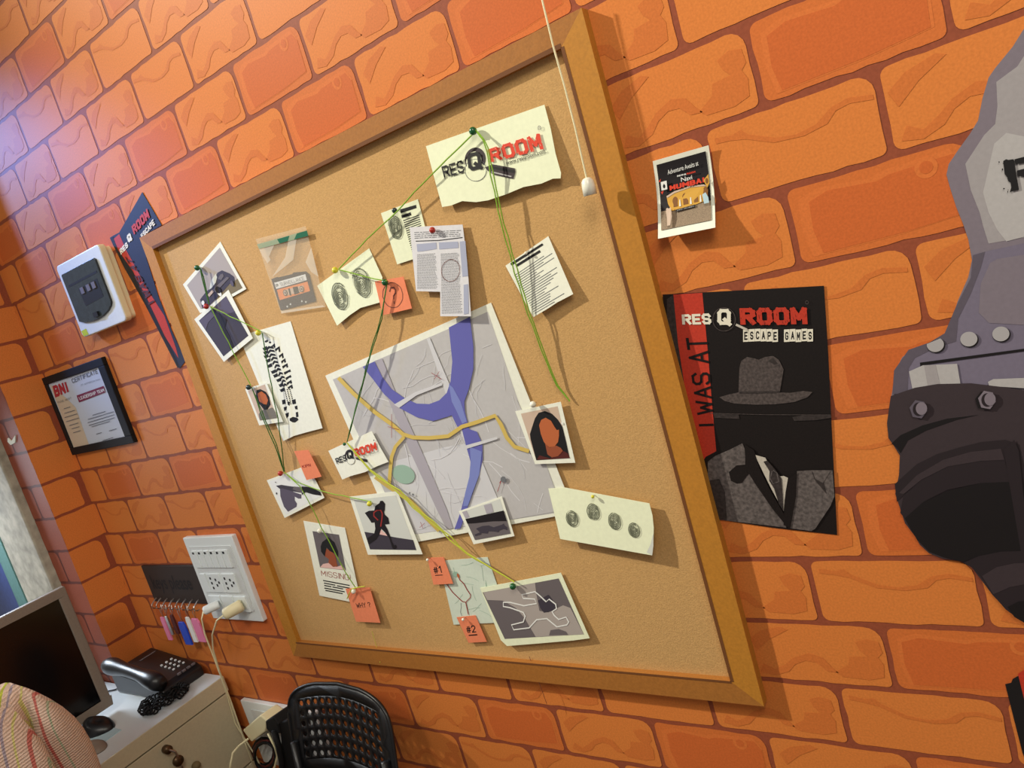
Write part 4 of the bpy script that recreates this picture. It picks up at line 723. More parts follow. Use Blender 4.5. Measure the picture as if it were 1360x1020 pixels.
grid(a, .055, .935, .66, .90, M['pave'], .0012)
for fk, (sh, m) in enumerate((((poly([(.13, .50), (.3, .455), (.6, .43), (.88, .46), (.95, .50), (.94, .55), (.90, .70), (.55, .74), (.22, .74), (.15, .62)]), M['gold'])), (merge([ell((.30 + .2 * k, .60 - .02 * k + (.02 if k == 3 else 0)), .055, .06) for k in range(4)]), M['golda']), (merge([poly([(.26 + .2 * k, .60), (.345 + .2 * k, .60), (.345 + .2 * k, .69), (.26 + .2 * k, .69)]) for k in range(4)]), M['golda']), (poly([(.13, .50), (.3, .455), (.6, .43), (.88, .46), (.95, .50), (.88, .485), (.6, .455), (.3, .485), (.14, .53)]), M['tan']),
             (merge([poly([(.385 + .2 * k, .60), (.40 + .2 * k, .60), (.41 + .2 * k, .70), (.375 + .2 * k, .70)]) for k in range(3)]), M['pwhite']), (poly([(.30, .735), (.68, .72), (.68, .755), (.30, .77)]), M['pblack']), (tq('CHECK THE ROOMS', .33, .745, .65, .757, 0, .01), M['pwhite']),
             (tq('Adventure Awaits at', .2, .12, .82, .19, .005, .02), M['pwhite']), (tq('RESQ', .38, .235, .55, .26, .04), M['pwhite']), (tq('ROOM', .56, .235, .74, .26, .04), M['red']), (tq('Navi', .45, .28, .66, .345, .01), M['pwhite']), (tq('MUMBAI', .2, .355, .90, .435, .05), M['red']),
             (poly([(.04, .27), (.16, .27), (.16, .40), (.04, .40)]), M['pwhite']), (merge([ell((.10, .345), .025, .03), poly([(.08, .345), (.10, .30), (.12, .345)]), poly([(.09, .37), (.11, .37), (.10, .34)])]), M['ink']), (merge([poly([(.0, .25), (.05, .22), (.03, .27)]), poly([(.02, .42), (.08, .41), (.05, .46)])]), M['red']),
             (poly([(.88, .40), (.99, .33), (.995, .46), (.94, .52)]), M['gold']), (ell((.945, .42), .03, .04), M['golda']), (poly([(.83, .60), (.90, .58), (.95, .66), (.96, .74), (.86, .74)]), M['paleblue']), (merge([ell((.13, .70), .025, .02), poly([(.1, .72), (.2, .68), (.22, .82), (.18, .95), (.12, .95), (.12, .84)])]), M['tan']))):
    if not isinstance(sh, tuple): sh = poly(sh)
    finv(sh, .0022 + .00022 * fk, m, a)
a.build('printed_picture', fl)
# ================================================================== FUSE BOX, CERTIFICATE, KEYS, SWITCHES
def slab(a, outline, lf, lb, m, ms=None):
    p = Plane(1 - lf); f = [p.pt(x, y) for x, y in outline]; a.prism(f, [Vector((q.x, -lb, q.z)) for q in f], m, ms); return a
def rquad(u0, u1, v0, v1, r, w, n=4):
    out = []
    for cu, cv, a0 in ((u0 + r, v0 + r, 180), (u1 - r, v0 + r, 270), (u1 - r, v1 - r, 0), (u0 + r, v1 - r, 90)):
        for k in range(n + 1):
            t = math.radians(a0 + 90 * k / n); out.append(wpt(cu + r * math.cos(t), cv + r * math.sin(t), w))
    return out
fb = empty('fuse_box', wpt(-1.82, -.142, .98), 'white fuse box with a smoked window at the left of the wall', 'fuse box')
d = .030; w = 1 - d; p = [ray(*q) for q in ((72, 358), (131, 320), (166, 426), (113, 448))]; U = [x[0] / x[2] * w for x in p]; Vv = [x[1] / x[2] * w for x in p]
u0, u1, v0, v1 = (U[0] + U[3]) / 2, (U[1] + U[2]) / 2, (Vv[0] + Vv[1]) / 2, (Vv[2] + Vv[3]) / 2
a = MB(); a.prism(rquad(u0, u1, v0, v1, .012, w), rquad(u0, u1, v0, v1, .012, 1 - .012), M['white'], M['creamp']); cov = a.build('cover', fb, bevel=.003)
a = MB(); a.prism(rquad(u0 + .004, u1 - .003, v0 + .006, v1 - .004, .01, 1 - .0125), rquad(u0 + .004, u1 - .003, v0 + .006, v1 - .004, .01, 1), M['creamp']); a.build('back_box', fb)
def fbq(s, t): return (u0 + (u1 - u0) * s, v0 + (v1 - v0) * t)
a = MB(); oo = [(.09, .15), (.11, .135), (.85, .135), (.875, .155), (.875, .71), (.85, .75), (.76, .80), (.62, .84), (.48, .855), (.34, .85), (.20, .83), (.09, .79)]; f = [wpt(*fbq(s, t), w - .005) for s, t in oo]; a.prism(f, [q + Vector((0, .005, 0)) for q in f], M['smoke'], M['black']); a.build('smoked_window', cov, bevel=.0015)
a = MB(); a.add([wpt(*fbq(s, t), w - .0054) for s, t in ((.34, .40), (.78, .38), (.78, .62), (.36, .64))], [(0, 1, 2, 3)], M['black']); a.add([wpt(*fbq(s, t), w - .0054) for s, t in ((.16, .30), (.83, .29), (.83, .32), (.16, .33))], [(0, 1, 2, 3)], M['black']); a.build('breaker_row', cov)
for s in (.42, .56, .68): a = MB(); c = fbq(s, .44); a.box(tuple(wpt(c[0] - .008, c[1] + .008, w - .0075)), tuple(wpt(c[0] + .008, c[1] - .008, w - .0054)), M['pmid']); a.build('breaker_switch', cov)
a = MB(); c = fbq(.52, .79); a.box(tuple(wpt(c[0] - .011, c[1] + .006, w - .010)), tuple(wpt(c[0] + .011, c[1] - .006, w - .004)), M['black']); a.build('latch', cov)
a = MB(); a.add([wpt(*fbq(s, t), w - .0006) for s, t in ((.02, .91), (.14, .90), (.15, .985), (.03, .985))], [(0, 1, 2, 3)], M['lime']); a.build('lime_sticker', cov)
# certificate
cf = empty('framed_certificate', wpt(-2.17, .16, .99), 'black framed certificate hanging in the left corner of the brick wall', 'certificate')
d = .013; w = 1 - d; cz = ((56, 505), (133, 472), (176, 584), (97, 609)); p = [ray(*q) for q in cz]; U = [x[0] / x[2] * w for x in p]; Vv = [x[1] / x[2] * w for x in p]
cu0, cu1, cv0, cv1 = max((U[0] + U[3]) / 2, -2.345), (U[1] + U[2]) / 2, (Vv[0] + Vv[1]) / 2, (Vv[2] + Vv[3]) / 2
th = .022
def bar(a0, a1, b0, b1):
    a = MB(); a.box(tuple(wpt(a0, b1, w)), tuple(wpt(a1, b0, 1)), M['blackm']); a.build('frame_side', cf, bevel=.002)
bar(cu0, cu1, cv0, cv0 + th); bar(cu0, cu1, cv1 - th, cv1); bar(cu0, cu0 + th * .9, cv0 + th, cv1 - th); bar(cu1 - th * 1.6, cu1, cv0 + th, cv1 - th)
HZ = Z(70, 480, .12255); pcx = Plane(1 - .0085); a = MB()
a.add([wpt(cu0 + .01, cv0 + .01, .9915), wpt(cu1 - .01, cv0 + .01, .9915), wpt(cu1 - .01, cv1 - .01, .9915), wpt(cu0 + .01, cv1 - .01, .9915)], [(0, 1, 2, 3)], M['certw'])
lay(a, pcx, [(M['sand'], HZ((-30, 250), (150, 400), (250, 500), (330, 730), (400, 920), (240, 985))), (M['certr'], text('BNI', HZ((-5, 262), (140, 215), (178, 335), (30, 398)), .05)), (M['grey'], text('CERTIFICATE', HZ((198, 188), (480, 80), (490, 130), (215, 240)), .02)), (M['grey'], text('OF APPRECIATION', HZ((300, 250), (510, 185), (512, 200), (302, 270)))), (M['certm'], HZ((258, 370), (550, 265), (572, 335), (285, 445))), (M['pwhite'], text('LEADERSHIP TEAM', HZ((280, 385), (550, 290), (562, 325), (295, 420)), .02)),
    (M['grey'], text('PUNE WEST', HZ((50, 435), (200, 385), (205, 405), (58, 458)))), (M['grey'], merge([HZ((x, y), (x + L, y - L * .3), (x + L, y - L * .3 + 7), (x, y + 7)) for x, y, L in ((120, 510, 70), (125, 560, 115), (128, 605, 135), (145, 650, 135), (180, 692, 95), (205, 728, 85), (222, 770, 78), (430, 580, 140), (380, 625, 280), (378, 660, 290), (390, 690, 280), (420, 705, 200), (540, 855, 115), (610, 750, 80), (470, 785, 60))]))], 2)
a.build('certificate_sheet', cf)
# key holder board
kb = empty('key_holder', wpt(-2.07, .65, .99), 'dark wall key board with script lettering and a row of hooks', 'key holder')
a = MB(); a.box(tuple(wpt(-2.192, .640, 1 - .008)), tuple(wpt(-1.905, .523, 1)), M['sage']); a.build('back_board', kb, bevel=.0015)
KQ = [wpt(-2.155, .555, .9915), wpt(-1.955, .555, .9915)]
a = MB(); vs, fs = glyphs('keys please', .01); a.add([wpt(-2.165 + .21 * s, .553 + .058 * t, .9915) for s, t in vs], fs, M['ink']); a.build('script_lettering', kb)
hk = None
hooks_u = [-2.17, -2.145, -2.11, -2.075, -2.042, -2.010, -1.976, -1.945]
def hook(u):
    a = MB(); c = wpt(u, .632, .99); r = .009; a.tube([c + Vector((0, 0, .006)), c + Vector((0, -.006, .004))] + [c + Vector((0, -.012 - r * math.sin(t * .6), -r + r * math.cos(t * .6) - .002)) for t in range(1, 7)], .0017, M['steel'], 6); return a.build('hook', kb)
h0 = hook(hooks_u[0])
for u in hooks_u[1:]:
    c = h0.copy(); c.location.x += u - hooks_u[0]; COL.objects.link(c)
def keytag(u, v, wdt, hgt, m, label, tilt=.1):
    e = empty('key_tag', wpt(u, v, .975), label, 'key', 'keys hanging from the key board')
    a = MB(); a.tube([wpt(u, .640, .978), wpt(u - .004, .655, .972), wpt(u, v - hgt / 2 + .004, .972), wpt(u + .004, .655, .974), wpt(u, .640, .978)], .0011, M['steel'], 5); a.build('key_ring', e)
    a = MB(); a.prism([wpt(u - wdt / 2 + s * wdt + tilt * hgt * (t - .5) * 0, v - hgt / 2 + t * hgt, .966) for s, t in ((.15, 0), (.85, 0), (1, .15), (1, 1), (0, 1), (0, .15))], [wpt(u - wdt / 2 + s * wdt, v - hgt / 2 + t * hgt, .971) for s, t in ((.15, 0), (.85, 0), (1, .15), (1, 1), (0, 1), (0, .15))], m); a.build('tag', e, bevel=.0008)
keytag(-2.135, .712, .020, .075, M['pinkp'], 'thin pink key tag, leftmost on the key board'); keytag(-2.110, .700, .014, .060, M['steel'], 'steel key second from the left on the key board'); keytag(-2.078, .695, .016, .060, M['maroon'], 'dark red key tag left of the blue tag')
keytag(-2.040, .722, .034, .072, M['bluep'], 'blue key tag hanging from the key board'); keytag(-1.998, .708, .020, .078, M['pwhite'], 'white key tag between the blue and pink tags'); keytag(-1.962, .708, .036, .072, M['pinkp'], 'wide pink key tag at the right of the key board')
# switch plate
sw = empty('switch_panel', wpt(-1.8, .69, .99), 'white switch and socket panel with two chargers left of the board', 'switch panel')
d = .014; w = 1 - d; pu0, pu1, pv0, pv1 = -1.900, -1.672, .438, .680
a = MB(); a.prism(rquad(pu0, pu1, pv0, pv1, .003, w), rquad(pu0, pu1, pv0, pv1, .003, 1), M['lightp']); a.build('plate', sw, bevel=.002)
a = MB(); a.prism(rquad(pu0 + .018, pu1 - .020, pv0 + .026, pv1 - .03, .003, w - .002), rquad(pu0 + .018, pu1 - .020, pv0 + .026, pv1 - .03, .003, w), M['white']); a.build('inner_frame', sw)
def module(u, v, wd, ht, nm='rocker_switch'):
    a = MB(); a.box(tuple(wpt(u, v + ht, w - .006)), tuple(wpt(u + wd, v, w - .001)), M['lightp']); return a.build(nm, sw, bevel=.0012)
first = None
for k in range(6):
    u = pu0 + .026 + k * .028
    if first is None: first = module(u, pv0 + .036, .024, .05)
    else: c = first.copy(); c.location.x += k * .028; COL.objects.link(c)
    a = MB(); a.box(tuple(wpt(u + .005, pv0 + .046, w - .0066)), tuple(wpt(u + .013, pv0 + .040, w - .006)), M['ink']); a.build('indicator', sw)
module(pu0 + .026, pv0 + .103, .024, .055)
for k in range(2):
    u = pu0 + .056 + k * .066; module(u, pv0 + .103, .060, .055, 'socket')
    a = MB()
    for dx, dy in ((.012, .010), (.012, .024), (.012, .038), (.034, .014), (.034, .030), (.046, .022)): a.box(tuple(wpt(u + dx, pv0 + .103 + dy + .007, w - .0066)), tuple(wpt(u + dx + .006, pv0 + .103 + dy, w - .006)), M['ink'])
    a.build('socket_holes', sw)
for k in range(3): module(pu0 + .026 + k * .058, pv0 + .168, .053, .045, 'socket')
def W3(x, y, w): 
    d = ray(x, y); return B((d[0] / d[2] * w, d[1] / d[2] * w, w))
def charger(label, p0, p1, rad, m, cable, name='charger_plug'):
    e = empty(name, p0, label, 'charger', 'plugs in the switch panel'); ax = p1 - p0
    a = MB(); a.tube([p0, p0 + ax * .1, p0 + ax * .9, p1], [rad * .85, rad, rad * .95, rad * .6], m, 12); a.build('plug_body', e, True)
    a = MB(); a.tube(cable, .0022, M['creamp'], 7); a.build('cable', e, True)
charger('cream phone charger in the right socket of the switch panel', W3(322, 803, .975), W3(297, 817, .935), .0165, M['creamp'], [W3(297, 817, .935), W3(288, 824, .925), W3(282, 843, .925), W3(283, 862, .93), W3(292, 893, .94), W3(306, 930, .955), W3(325, 985, .955), W3(342, 1030, .955)])
charger('white plug with a grey cable in the left socket of the switch panel', W3(291, 802, .975), W3(270, 812, .94), .0125, M['lightp'], [W3(270, 812, .94), W3(268, 822, .93), W3(272, 842, .93), W3(281, 865, .935), W3(296, 905, .945), W3(312, 960, .955), W3(340, 1005, .96), W3(352, 1030, .96)])
# low socket plate with plugs
lo = empty('low_socket_panel', wpt(-1.8, 1.14, .99), 'white low wall socket panel behind the black chair', 'socket panel')
a = MB(); a.prism(rquad(-1.925, -1.60, .938, 1.14, .004, 1 - .014), rquad(-1.925, -1.60, .938, 1.14, .004, 1), M['lightp']); a.build('plate', lo, bevel=.002)
a = MB(); a.prism(rquad(-1.885, -1.64, .962, 1.11, .003, 1 - .0165), rquad(-1.885, -1.64, .962, 1.11, .003, 1 - .0135), M['white']); a.build('inner_frame', lo)
ad = empty('charger_plug', W3(340, 970, .95), 'cream adaptor plugged in the low wall socket', 'charger')
a = MB(); c = [W3(x, y, .935) for x, y in ((322, 970), (345, 950), (355, 958), (352, 972), (334, 986))]; a.prism(c, [q + Vector((.01, .05, 0)) for q in c], M['creamp']); a.build('plug_body', ad, bevel=.004)
a = MB(); a.tube([W3(330, 981, .93), W3(318, 990, .91), W3(309, 1000, .89), W3(306, 1015, .87), W3(305, 1035, .86)], .003, M['creamp'], 8); a.build('cable', ad, True)
bp_ = empty('power_plug', W3(365, 975, .95), 'black power plug with a thick cable in the low wall socket', 'plug', 'black plugs in the low socket')
a = MB(); c = [W3(x, y, .93) for x, y in ((352, 958), (362, 952), (369, 962), (372, 975), (360, 975), (353, 968))]; a.prism(c, [q + Vector((.01, .055, 0)) for q in c], M['blackm']); a.build('plug_body', bp_, bevel=.004)
a = MB(); a.tube([W3(364, 970, .93), W3(370, 990, .925), W3(374, 1010, .925), W3(376, 1040, .92)], .008, M['blackm'], 8); a.build('cable', bp_, True)
bp2 = empty('power_plug', W3(385, 980, .95), 'large black power adaptor right of the other black plug', 'plug', 'black plugs in the low socket')
a = MB(); c = [W3(x, y, .935) for x, y in ((371, 960), (380, 957), (389, 966), (392, 1010), (392, 1040), (378, 1040), (373, 990))]; a.prism(c, [q + Vector((.01, .05, 0)) for q in c], M['blackm']); a.build('plug_body', bp2, bevel=.004)
bb = empty('coiled_cable', W3(350, 1010, .96), 'dark coiled cable hanging under the low wall socket', 'cable')
a = MB(); 
for k in range(3): a.tube([W3(350 + 14 * math.cos(t * .5) + k, 998 + 18 * math.sin(t * .5) + k * 3, .965 - k * .008) for t in range(14)], .004, M['maroon'] if k == 1 else M['blackm'], 7)
a.build('cable_coil', bb, True)
wh = empty('charger_cable', W3(360, 1010, .95), 'pale cable loop hanging beside the desk under the low socket', 'cable')
a = MB(); a.tube([W3(356, 974, .94), W3(364, 990, .94), W3(368, 1005, .94), W3(362, 1030, .94), W3(350, 1050, .94)], .003, M['creamp'], 7); a.build('cable_loop', wh, True)
# small white wall plug near window
a = MB(); c = [W3(x, y, .886) for x, y in ((10, 582), (15, 586), (20, 578), (20, 588), (14, 591), (10, 587))]; a.prism(c, [q + Vector((0, .006, 0)) for q in c], M['paper']); o = a.build('wall_anchor'); tag(o, 'tiny white plaster chip on the dark bricks beside the window', 'wall plug')
# ================================================================== DESK
dk = empty('drawer_desk', wpt(-2.15, EYE, .7), 'white topped cream drawer desk in the lower left corner', 'desk')
XF = -1.962; VT = .863
T = lambda x, v, w: B((x, v, w))
a = MB()
def topbox(a, x0, x1, w0, w1, v0, v1, m): a.box((x0, w0 - 1, EYE - v1), (x1, w1 - 1, EYE - v0), m)
topbox(a, -2.75, XF, .10, .886, VT, VT + .045, M['deskw']); topbox(a, -2.345, XF, .886, .984, VT, VT + .045, M['deskw']); a.build('desk_top', dk)
a = MB(); topbox(a, XF, XF + .003, .10, .984, VT + .001, VT + .045, M['deskc']); a.build('top_edge', dk)
a = MB(); topbox(a, -2.335, XF - .016, .50, .980, VT + .046, EYE - .03, M['deskc']); a.build('carcass', dk)
a = MB(); topbox(a, XF - .016, XF - .015, .50, .98, VT + .046, VT + .052, M['gap']); a.build('shadow_gap', dk)
DF = []
for v0, v1 in ((VT + .050, 1.132), (1.137, 1.33), (1.335, 1.515)):
    a = MB(); topbox(a, XF - .016, XF + .001, .502, .980, v0, v1, M['deskc']); df = a.build('drawer_front', dk, bevel=.0015); DF.append(df)
a = MB(); a.box((-2.70, -.88, 0), (-2.66, -.16, EYE - VT - .045), M['deskc']); a.box((-2.70, -.90, 0), (XF - .02, -.88, EYE - VT - .045), M['deskc']); a.build('side_panel', dk)
lk = empty('desk_keys', T(XF + .012, .95, .776), 'brass brown keys hanging in the lock of the desk drawer', 'keys')
a = MB(); c = T(XF + .010, .936, .776); a.tube([c - Vector((.012, 0, 0)), c + Vector((.008, 0, 0))], .011, M['cbrown'], 14); a.build('lock_barrel', lk, True)
a = MB(); a.tube([c + Vector((.010, .0, 0)), c + Vector((.014, .010, -.012)), c + Vector((.014, .012, -.03))], .003, M['steel'], 8); a.build('key_ring', lk)
a = MB(); c2 = T(XF + .022, .975, .785); a.tube([c2 - Vector((.003, 0, 0)), c2 + Vector((.004, .0, 0))], .014, M['cbrown'], 14); a.tube([c2, c2 + Vector((0, .004, -.035))], .003, M['steel'], 6); a.build('key', lk, True)
kn = MB(); c = T(XF + .012, 1.025, .826); kn.ball(c, .012, M['olive'], 12, (1, 1, .9)); kn.tube([T(XF - .001, 1.025, .826), c], .006, M['olive'], 8); kn.build('drawer_knob', DF[0], True)
# monitor: faces right (+x)
mo = empty('computer_monitor', T(-2.3, VT, .5), 'black screen monitor with a taupe bezel on the desk', 'monitor')
mx = -2.2; p = [(86, 778), (150, 936)]; r0 = [ray(*q) for q in p]; mv0 = r0[0][1] * mx / r0[0][0]; mw1 = r0[0][2] * mx / r0[0][0]; mv1 = r0[1][1] * mx / r0[1][0]
mv1 = min(mv1, VT - .012); mw0 = mw1 - .49
a = MB(); z0, z1 = EYE - mv1, EYE - mv0; y0, y1 = mw0 - 1, mw1 - 1; bz = .025
for (ya, yb, za, zb) in ((y0, y1, z1 - bz, z1), (y0, y1, z0, z0 + bz), (y0, y0 + bz, z0 + bz, z1 - bz), (y1 - bz, y1, z0 + bz, z1 - bz)): a.box((mx - .02, ya, za), (mx, yb, zb), M['bezel'])
a.build('bezel', mo, bevel=.003)
a = MB(); a.box((mx - .02, y0 + bz, z0 + bz), (mx - .004, y1 - bz, z1 - bz), M['screen']); a.build('screen', mo)
a = MB(); a.box((mx - .055, y0 + .02, z0 + .02), (mx - .02, y1 - .02, z1 - .02), M['bezel']); a.build('back_shell', mo, bevel=.01)
a = MB(); a.box((mx - .075, (y0 + y1) / 2 - .03, EYE - VT + .01), (mx - .055, (y0 + y1) / 2 + .03, z0 + .15), M['bezel']); a.build('stand_neck', mo, bevel=.004)
a = MB(); a.box((mx - .16, (y0 + y1) / 2 - .11, EYE - VT + .0005), (mx + .0, (y0 + y1) / 2 + .11, EYE - VT + .0105), M['bezel']); a.build('stand_foot', mo, bevel=.004)
# mouse
ms = empty('computer_mouse', T(-2.15, VT, .72), 'black computer mouse on the white desk beside the monitor', 'mouse')
def blob(a, c, L, Wd, Hh, m, rot=0, n=20):
    vs = []; fs = []; R_ = 10
    for i in range(R_ + 1):
        ph = math.pi / 2 * i / R_
        for k in range(n):
            t = 2 * math.pi * k / n; x = L * math.cos(t) * math.cos(ph) ** .7; y = Wd * math.sin(t) * math.cos(ph) ** .7 * (1 - .12 * math.cos(2 * t)); z = Hh * math.sin(ph) * (1 - .25 * math.cos(t))
            X = x * math.cos(rot) - y * math.sin(rot); Y = x * math.sin(rot) + y * math.cos(rot); vs.append(c + Vector((X, Y, z)))
    for i in range(R_):
        for k in range(n): fs.append((i * n + k, i * n + (k + 1) % n, (i + 1) * n + (k + 1) % n, (i + 1) * n + k))
    fs.append(tuple(range(n))[::-1]); a.add(vs, fs, m)
a = MB(); mc = T(-2.148, VT - .0005, .717); blob(a, mc, .052, .031, .034, M['black'], .25); a.build('mouse_body', ms, True)
a = MB(); a.tube([mc + Vector((-.035, -.010, .026)), mc + Vector((-.02, -.006, .033))], .004, M['pmid'], 8); a.build('scroll_wheel', ms, True)
a = MB(); a.tube([mc + Vector((-.048, -.012, .008)), mc + Vector((-.075, -.02, .004)), mc + Vector((-.13, .0, .004)), mc + Vector((-.2, .03, .004))], .0022, M['black'], 6); a.build('mouse_cable', ms, True)
a = MB(); topbox(a, -2.21, -2.06, .63, .735, VT - .0004 - .002, VT - .0002, M['paleblue']); o = a.build('mouse_mat'); tag(o, 'thin pale blue mat under the black mouse', 'mouse mat')
a = MB(); blob(a, T(-2.06, VT - .0005, .655), .045, .030, .020, M['bezel'], .3); o = a.build('wrist_rest', smooth=True); tag(o, 'rounded grey pad on the desk in front of the black mouse', 'pad')
# phone
ph = empty('desk_telephone', T(-2.17, VT, .91), 'black desk telephone with a push button keypad on the white desk', 'telephone')
px0, px1, pw0, pw1 = -2.315, -2.045, .855, .982
def hz(x): return EYE - VT + .040 + .034 * (px1 - x) / (px1 - px0)
a = MB(); prof = [(px0, EYE - VT), (px1, EYE - VT), (px1, hz(px1) - .012), (px1 - .02, hz(px1)), (px0 + .02, hz(px0) - .002), (px0, hz(px0) - .018)]
a.prism([Vector((x, pw0 - 1, z)) for x, z in prof], [Vector((x, pw1 - 1, z)) for x, z in prof], M['black']); a.build('phone_base', ph, bevel=.006)
a = MB()
hs = []; hw = .872
for i in range(13):
    t = i / 12; x = px0 - .012 + t * .285; bump = .008 * math.sin(math.pi * t); hs.append(Vector((x, hw - 1 - .012, hz(x) + .012 + bump)))
rr = [.018, .025, .025, .022, .019, .018, .018, .018, .019, .022, .025, .025, .018]
a.tube(hs, rr, M['black'], 12); a.build('handset', ph, True)
btn = None
for i in range(4):
    for j in range(3):
        x = -2.10 + (-.030 + i * .020) - .03; y = .925 + j * .016 - 1
        if btn is None: a = MB(); a.box((x, y, hz(x) - .002), (x + .006, y + .006, hz(x) + .0025), M['white']); btn = a.build('key_button', ph, bevel=.001); bx0 = (x, y)
        else: c = btn.copy(); c.location.x += x - bx0[0]; c.location.y += y - bx0[1]; c.location.z += hz(x) - hz(bx0[0]); COL.objects.link(c)
for j in range(4):
    x = -2.06 ; y = .915 + j * .015 - 1; a = MB(); a.box((x, y, hz(x) - .002), (x + .006, y + .010, hz(x) + .003), M['pmid']); a.build('function_button', ph)
a = MB(); a.box((-2.27, .92 - 1, hz(-2.27) - .004), (-2.255, .97 - 1, hz(-2.255) + .001), M['pmid']); a.build('label_strip', ph)
# coiled cord
def coil(path, R0, turns, m, name):
    P = [Vector(p) for p in path]; out = []; n = turns * 9
    for i in range(n + 1):
        t = i / n * (len(P) - 1); k = min(int(t), len(P) - 2); p = P[k].lerp(P[k + 1], t - k); tn = (P[k + 1] - P[k]).normalized(); b1 = tn.cross(Vector((0, 0, 1))); b1.normalize(); b2 = tn.cross(b1); g = i / 9 * 2 * math.pi
        out.append(p + b1 * R0 * math.cos(g) + b2 * R0 * math.sin(g))
    a = MB(); a.tube(out, .0023, m, 6); return a
zz = EYE - VT + .012
pth = [(-2.03, -.135, zz + .02), (-2.00, -.13, zz), (-2.02, -.09, zz), (-2.05, -.10, zz + .004), (-2.00, -.155, zz + .004), (-2.05, -.17, zz), (-2.10, -.165, zz), (-2.04, -.15, zz + .012), (-2.01, -.19, zz), (-2.06, -.205, zz), (-2.08, -.18, zz + .008), (-2.02, -.205, zz)]
coil(pth, .0095, 44, M['blackm'], 'c').build('coiled_cord', ph, True)
a = MB(); a.tube([(-2.31, -.12, EYE - VT + .008), (-2.34, -.14, EYE - VT + .003), (-2.40, -.17, EYE - VT + .003), (-2.50, -.20, EYE - VT + .003)], .002, M['blackm'], 6); a.build('line_cable', ph, True)
# ================================================================== CHAIR
ch = empty('perforated_chair', wpt(-1.4, EYE, .75), 'black plastic chair with a perforated backrest below the board', 'chair')
def bk(s, t):   # s 0..1 left-right, t 0..1 top-bottom
    u = -1.563 + .352 * s; v = .795 + .20 * t + .018 * math.cos(math.pi * (s - .5)) * -1 + .018; w = .915 - .050 * t + .022 * (1 - (2 * s - 1) ** 2) * 0 - .025 * ((2 * s - 1) ** 2) * 0 + .02 * math.sin(math.pi * s)
    return wpt(u, v, w)
NC, NR = 12, 6; a = MB(); s0, s1, t0, t1 = .10, .90, .14, .84
for i in range(NC):
    for j in range(NR):
        sa, sb = s0 + (s1 - s0) * i / NC, s0 + (s1 - s0) * (i + 1) / NC; ta, tb = t0 + (t1 - t0) * j / NR, t0 + (t1 - t0) * (j + 1) / NR
        cs, ct_ = (sa + sb) / 2, (ta + tb) / 2; hsx, hty = (sb - sa) / 2, (tb - ta) / 2; outer = []; inner = []
        for k in range(8):
            an = math.pi / 4 * k + math.pi / 8 * 0
            cx, cy = math.cos(an), math.sin(an); m_ = max(abs(cx), abs(cy)); outer.append(bk(cs + hsx * cx / m_, ct_ + hty * cy / m_)); inner.append(bk(cs + hsx * .60 * cx, ct_ + hty * .56 * cy))
        a.add(outer + inner, [(k, (k + 1) % 8, 8 + (k + 1) % 8, 8 + k) for k in range(8)], M['black'])
# border ring
rr_ = []; NN = 48
def sq(an, ex):
    c, s = math.cos(an), math.sin(an); return (abs(c) ** ex * (1 if c > 0 else -1), abs(s) ** ex * (1 if s > 0 else -1))
ringo = []; ringi = []
for k in range(NN):
    an = 2 * math.pi * k / NN + math.pi / 4; c, s = math.cos(an), math.sin(an); m_ = max(abs(c), abs(s))
    ringi.append(bk(.5 + .40 * c / m_, .49 + .35 * s / m_)); x, y = sq(an, .42); ringo.append(bk(.5 + .5 * x, .5 + .5 * y))
a.add(ringo + ringi, [(k, (k + 1) % NN, NN + (k + 1) % NN, NN + k) for k in range(NN)], M['black'])
o = a.build('backrest', ch, True); sm = o.modifiers.new('thickness', 'SOLIDIFY'); sm.thickness = .003
a = MB(); a.tube(ringo + [ringo[0]], .0045, M['black'], 8); a.build('backrest_rim', ch, True)
a = MB(); sv = 1.10
ss = [wpt(-1.39 + .20 * sq(2 * math.pi * k / 32, .5)[0], sv, .70 + .20 * sq(2 * math.pi * k / 32, .5)[1]) for k in range(32)]; a.prism(ss, [q - Vector((0, 0, .012)) for q in ss], M['black']); a.build('seat', ch, bevel=.003)
for x in (-1.545, -1.235):
    a = MB(); a.tube([wpt(x, .93, .878), wpt(x, 1.09, .85), wpt(x, 1.3, .88), wpt(x, EYE, .93)], .010, M['black'], 10); a.build('leg', ch, True)
    a = MB(); a.tube([wpt(x, 1.112, .86), wpt(x, 1.112, .54), wpt(x, 1.3, .52), wpt(x, EYE, .50)], .010, M['black'], 10); a.build('leg', ch, True)
# ================================================================== PERSON (only the right shoulder and back reach into view)
def skin_mesh(name, joints, edges, m, parent, sub=2):
    me = bpy.data.meshes.new(name); org = Vector(joints[0][0]); me.from_pydata([Vector(j[0]) - org for j in joints], edges, []); me.materials.append(m)
    o = bpy.data.objects.new(name, me); o.location = org; plink(o, parent)
    md = o.modifiers.new('skin', 'SKIN')
    for v, j in zip(me.skin_vertices[0].data, joints): v.radius = (j[1], j[2] if len(j) > 2 else j[1])
    me.skin_vertices[0].data[0].use_root = True
    md.use_smooth_shade = True
    sb = o.modifiers.new('smooth', 'SUBSURF'); sb.levels = sub; sb.render_levels = sub; return o

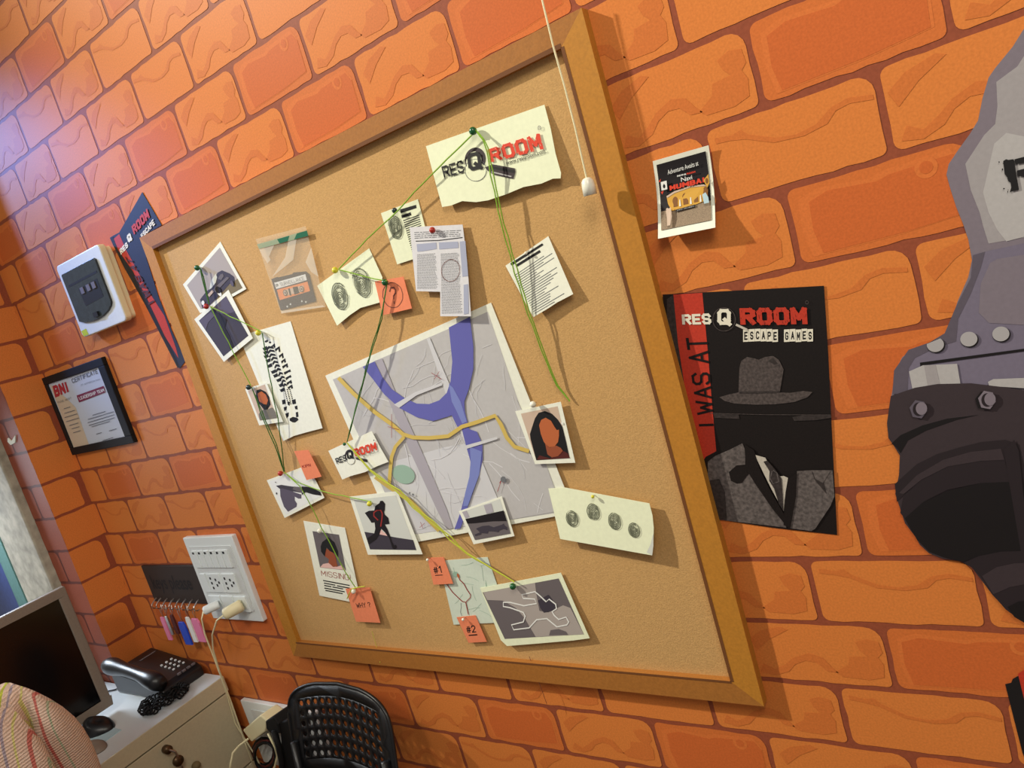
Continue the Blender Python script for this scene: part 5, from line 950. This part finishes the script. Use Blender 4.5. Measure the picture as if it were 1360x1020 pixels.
PDX = -.095
pe = empty('person', wpt(-1.50, 1.10, .28), 'person in a striped pink knit top seated before the monitor, only one shoulder showing', 'person')
J = [((-1.49, 1.03, .28), .15, .13), ((-1.47, .82, .28), .14, .12), ((-1.48, .64, .28), .17, .12), ((-1.50, .52, .28), .11, .09), ((-1.53, .44, .28), .06), ((-1.56, .36, .28), .06),
     ((-1.53, .540, .42), .085, .075), ((-1.53, .62, .465), .065), ((-1.55, .82, .475), .050), ((-1.72, .93, .41), .036),
     ((-1.53, .540, .14), .085, .075), ((-1.53, .62, .095), .065), ((-1.55, .82, .085), .050), ((-1.72, .93, .15), .036)]
body = skin_mesh('knit_top', [(wpt(*j[0]), *j[1:]) for j in J[:5] + J[6:]], [(0, 1), (1, 2), (2, 3), (3, 4), (2, 5), (5, 6), (6, 7), (7, 8), (2, 9), (9, 10), (10, 11), (11, 12)], KNIT, pe)
SK = mat('skin', (176, 122, 92), .55); HR = mat('dark_hair', (28, 22, 20), .6); TR = mat('dark_trousers', (40, 42, 52), .8)
skin_mesh('head_and_neck', [(wpt(-1.52, .50, .28), .05), (wpt(-1.54, .40, .28), .052), (wpt(-1.56, .33, .28), .065), (wpt(-1.57, .26, .28), .085), (wpt(-1.595, .20, .28), .065)], [(0, 1), (1, 2), (2, 3), (3, 4)], SK, pe)
a = MB(); a.ball(wpt(-1.548, .235, .28), .09, HR, 20, (1.05, .95, 1.0)); a.ball(wpt(-1.515, .31, .28), .062, HR, 16, (.8, .95, 1.2)); a.build('hair', pe, True)
for w in (.41, .15):
    skin_mesh('hand', [(wpt(-1.72, .93, w), .028), (wpt(-1.77, .945, w + (.28 - w) * .2), .030, .016), (wpt(-1.81, .955, w + .015), .010), (wpt(-1.84, .965, w + .018), .008), (wpt(-1.815, .955, w), .010), (wpt(-1.85, .965, w), .008), (wpt(-1.81, .955, w - .018), .010), (wpt(-1.84, .965, w - .022), .008), (wpt(-1.80, .955, w - .034), .009), (wpt(-1.82, .965, w - .040), .007), (wpt(-1.77, .955, w + .035), .010), (wpt(-1.80, .965, w + .042), .009)],
        [(0, 1), (1, 2), (2, 3), (1, 4), (4, 5), (1, 6), (6, 7), (1, 8), (8, 9), (1, 10), (10, 11)], SK, pe)
for w in (.37, .19):
    skin_mesh('trouser_leg', [(wpt(-1.49, 1.06, .28 + (w - .28) * .8), .09), (wpt(-1.72, 1.05, w), .075), (wpt(-1.93 + .02, 1.06, w), .062), (wpt(-1.90, 1.28, w), .055), (wpt(-1.88, 1.50, w), .045)], [(0, 1), (1, 2), (2, 3), (3, 4)], TR, pe)
pe.location.x += PDX; pe.location.z += .012
st_ = empty('office_stool', wpt(-1.49, EYE, .28), 'plain dark stool under the seated person', 'stool')
a = MB(); a.tube([wpt(-1.595, 1.165, .28), wpt(-1.595, 1.185, .28), wpt(-1.595, 1.205, .28)], [.17, .19, .17], M['blackm'], 24); a.build('seat', st_, True)
a = MB(); a.tube([wpt(-1.595, 1.20, .28), wpt(-1.595, EYE - .03, .28)], .025, M['steel'], 12); a.build('column', st_, True)
a = MB(); a.tube([wpt(-1.595, EYE - .035, .28), wpt(-1.595, EYE - .002, .28)], [.15, .18], M['blackm'], 24); a.build('base', st_, True)
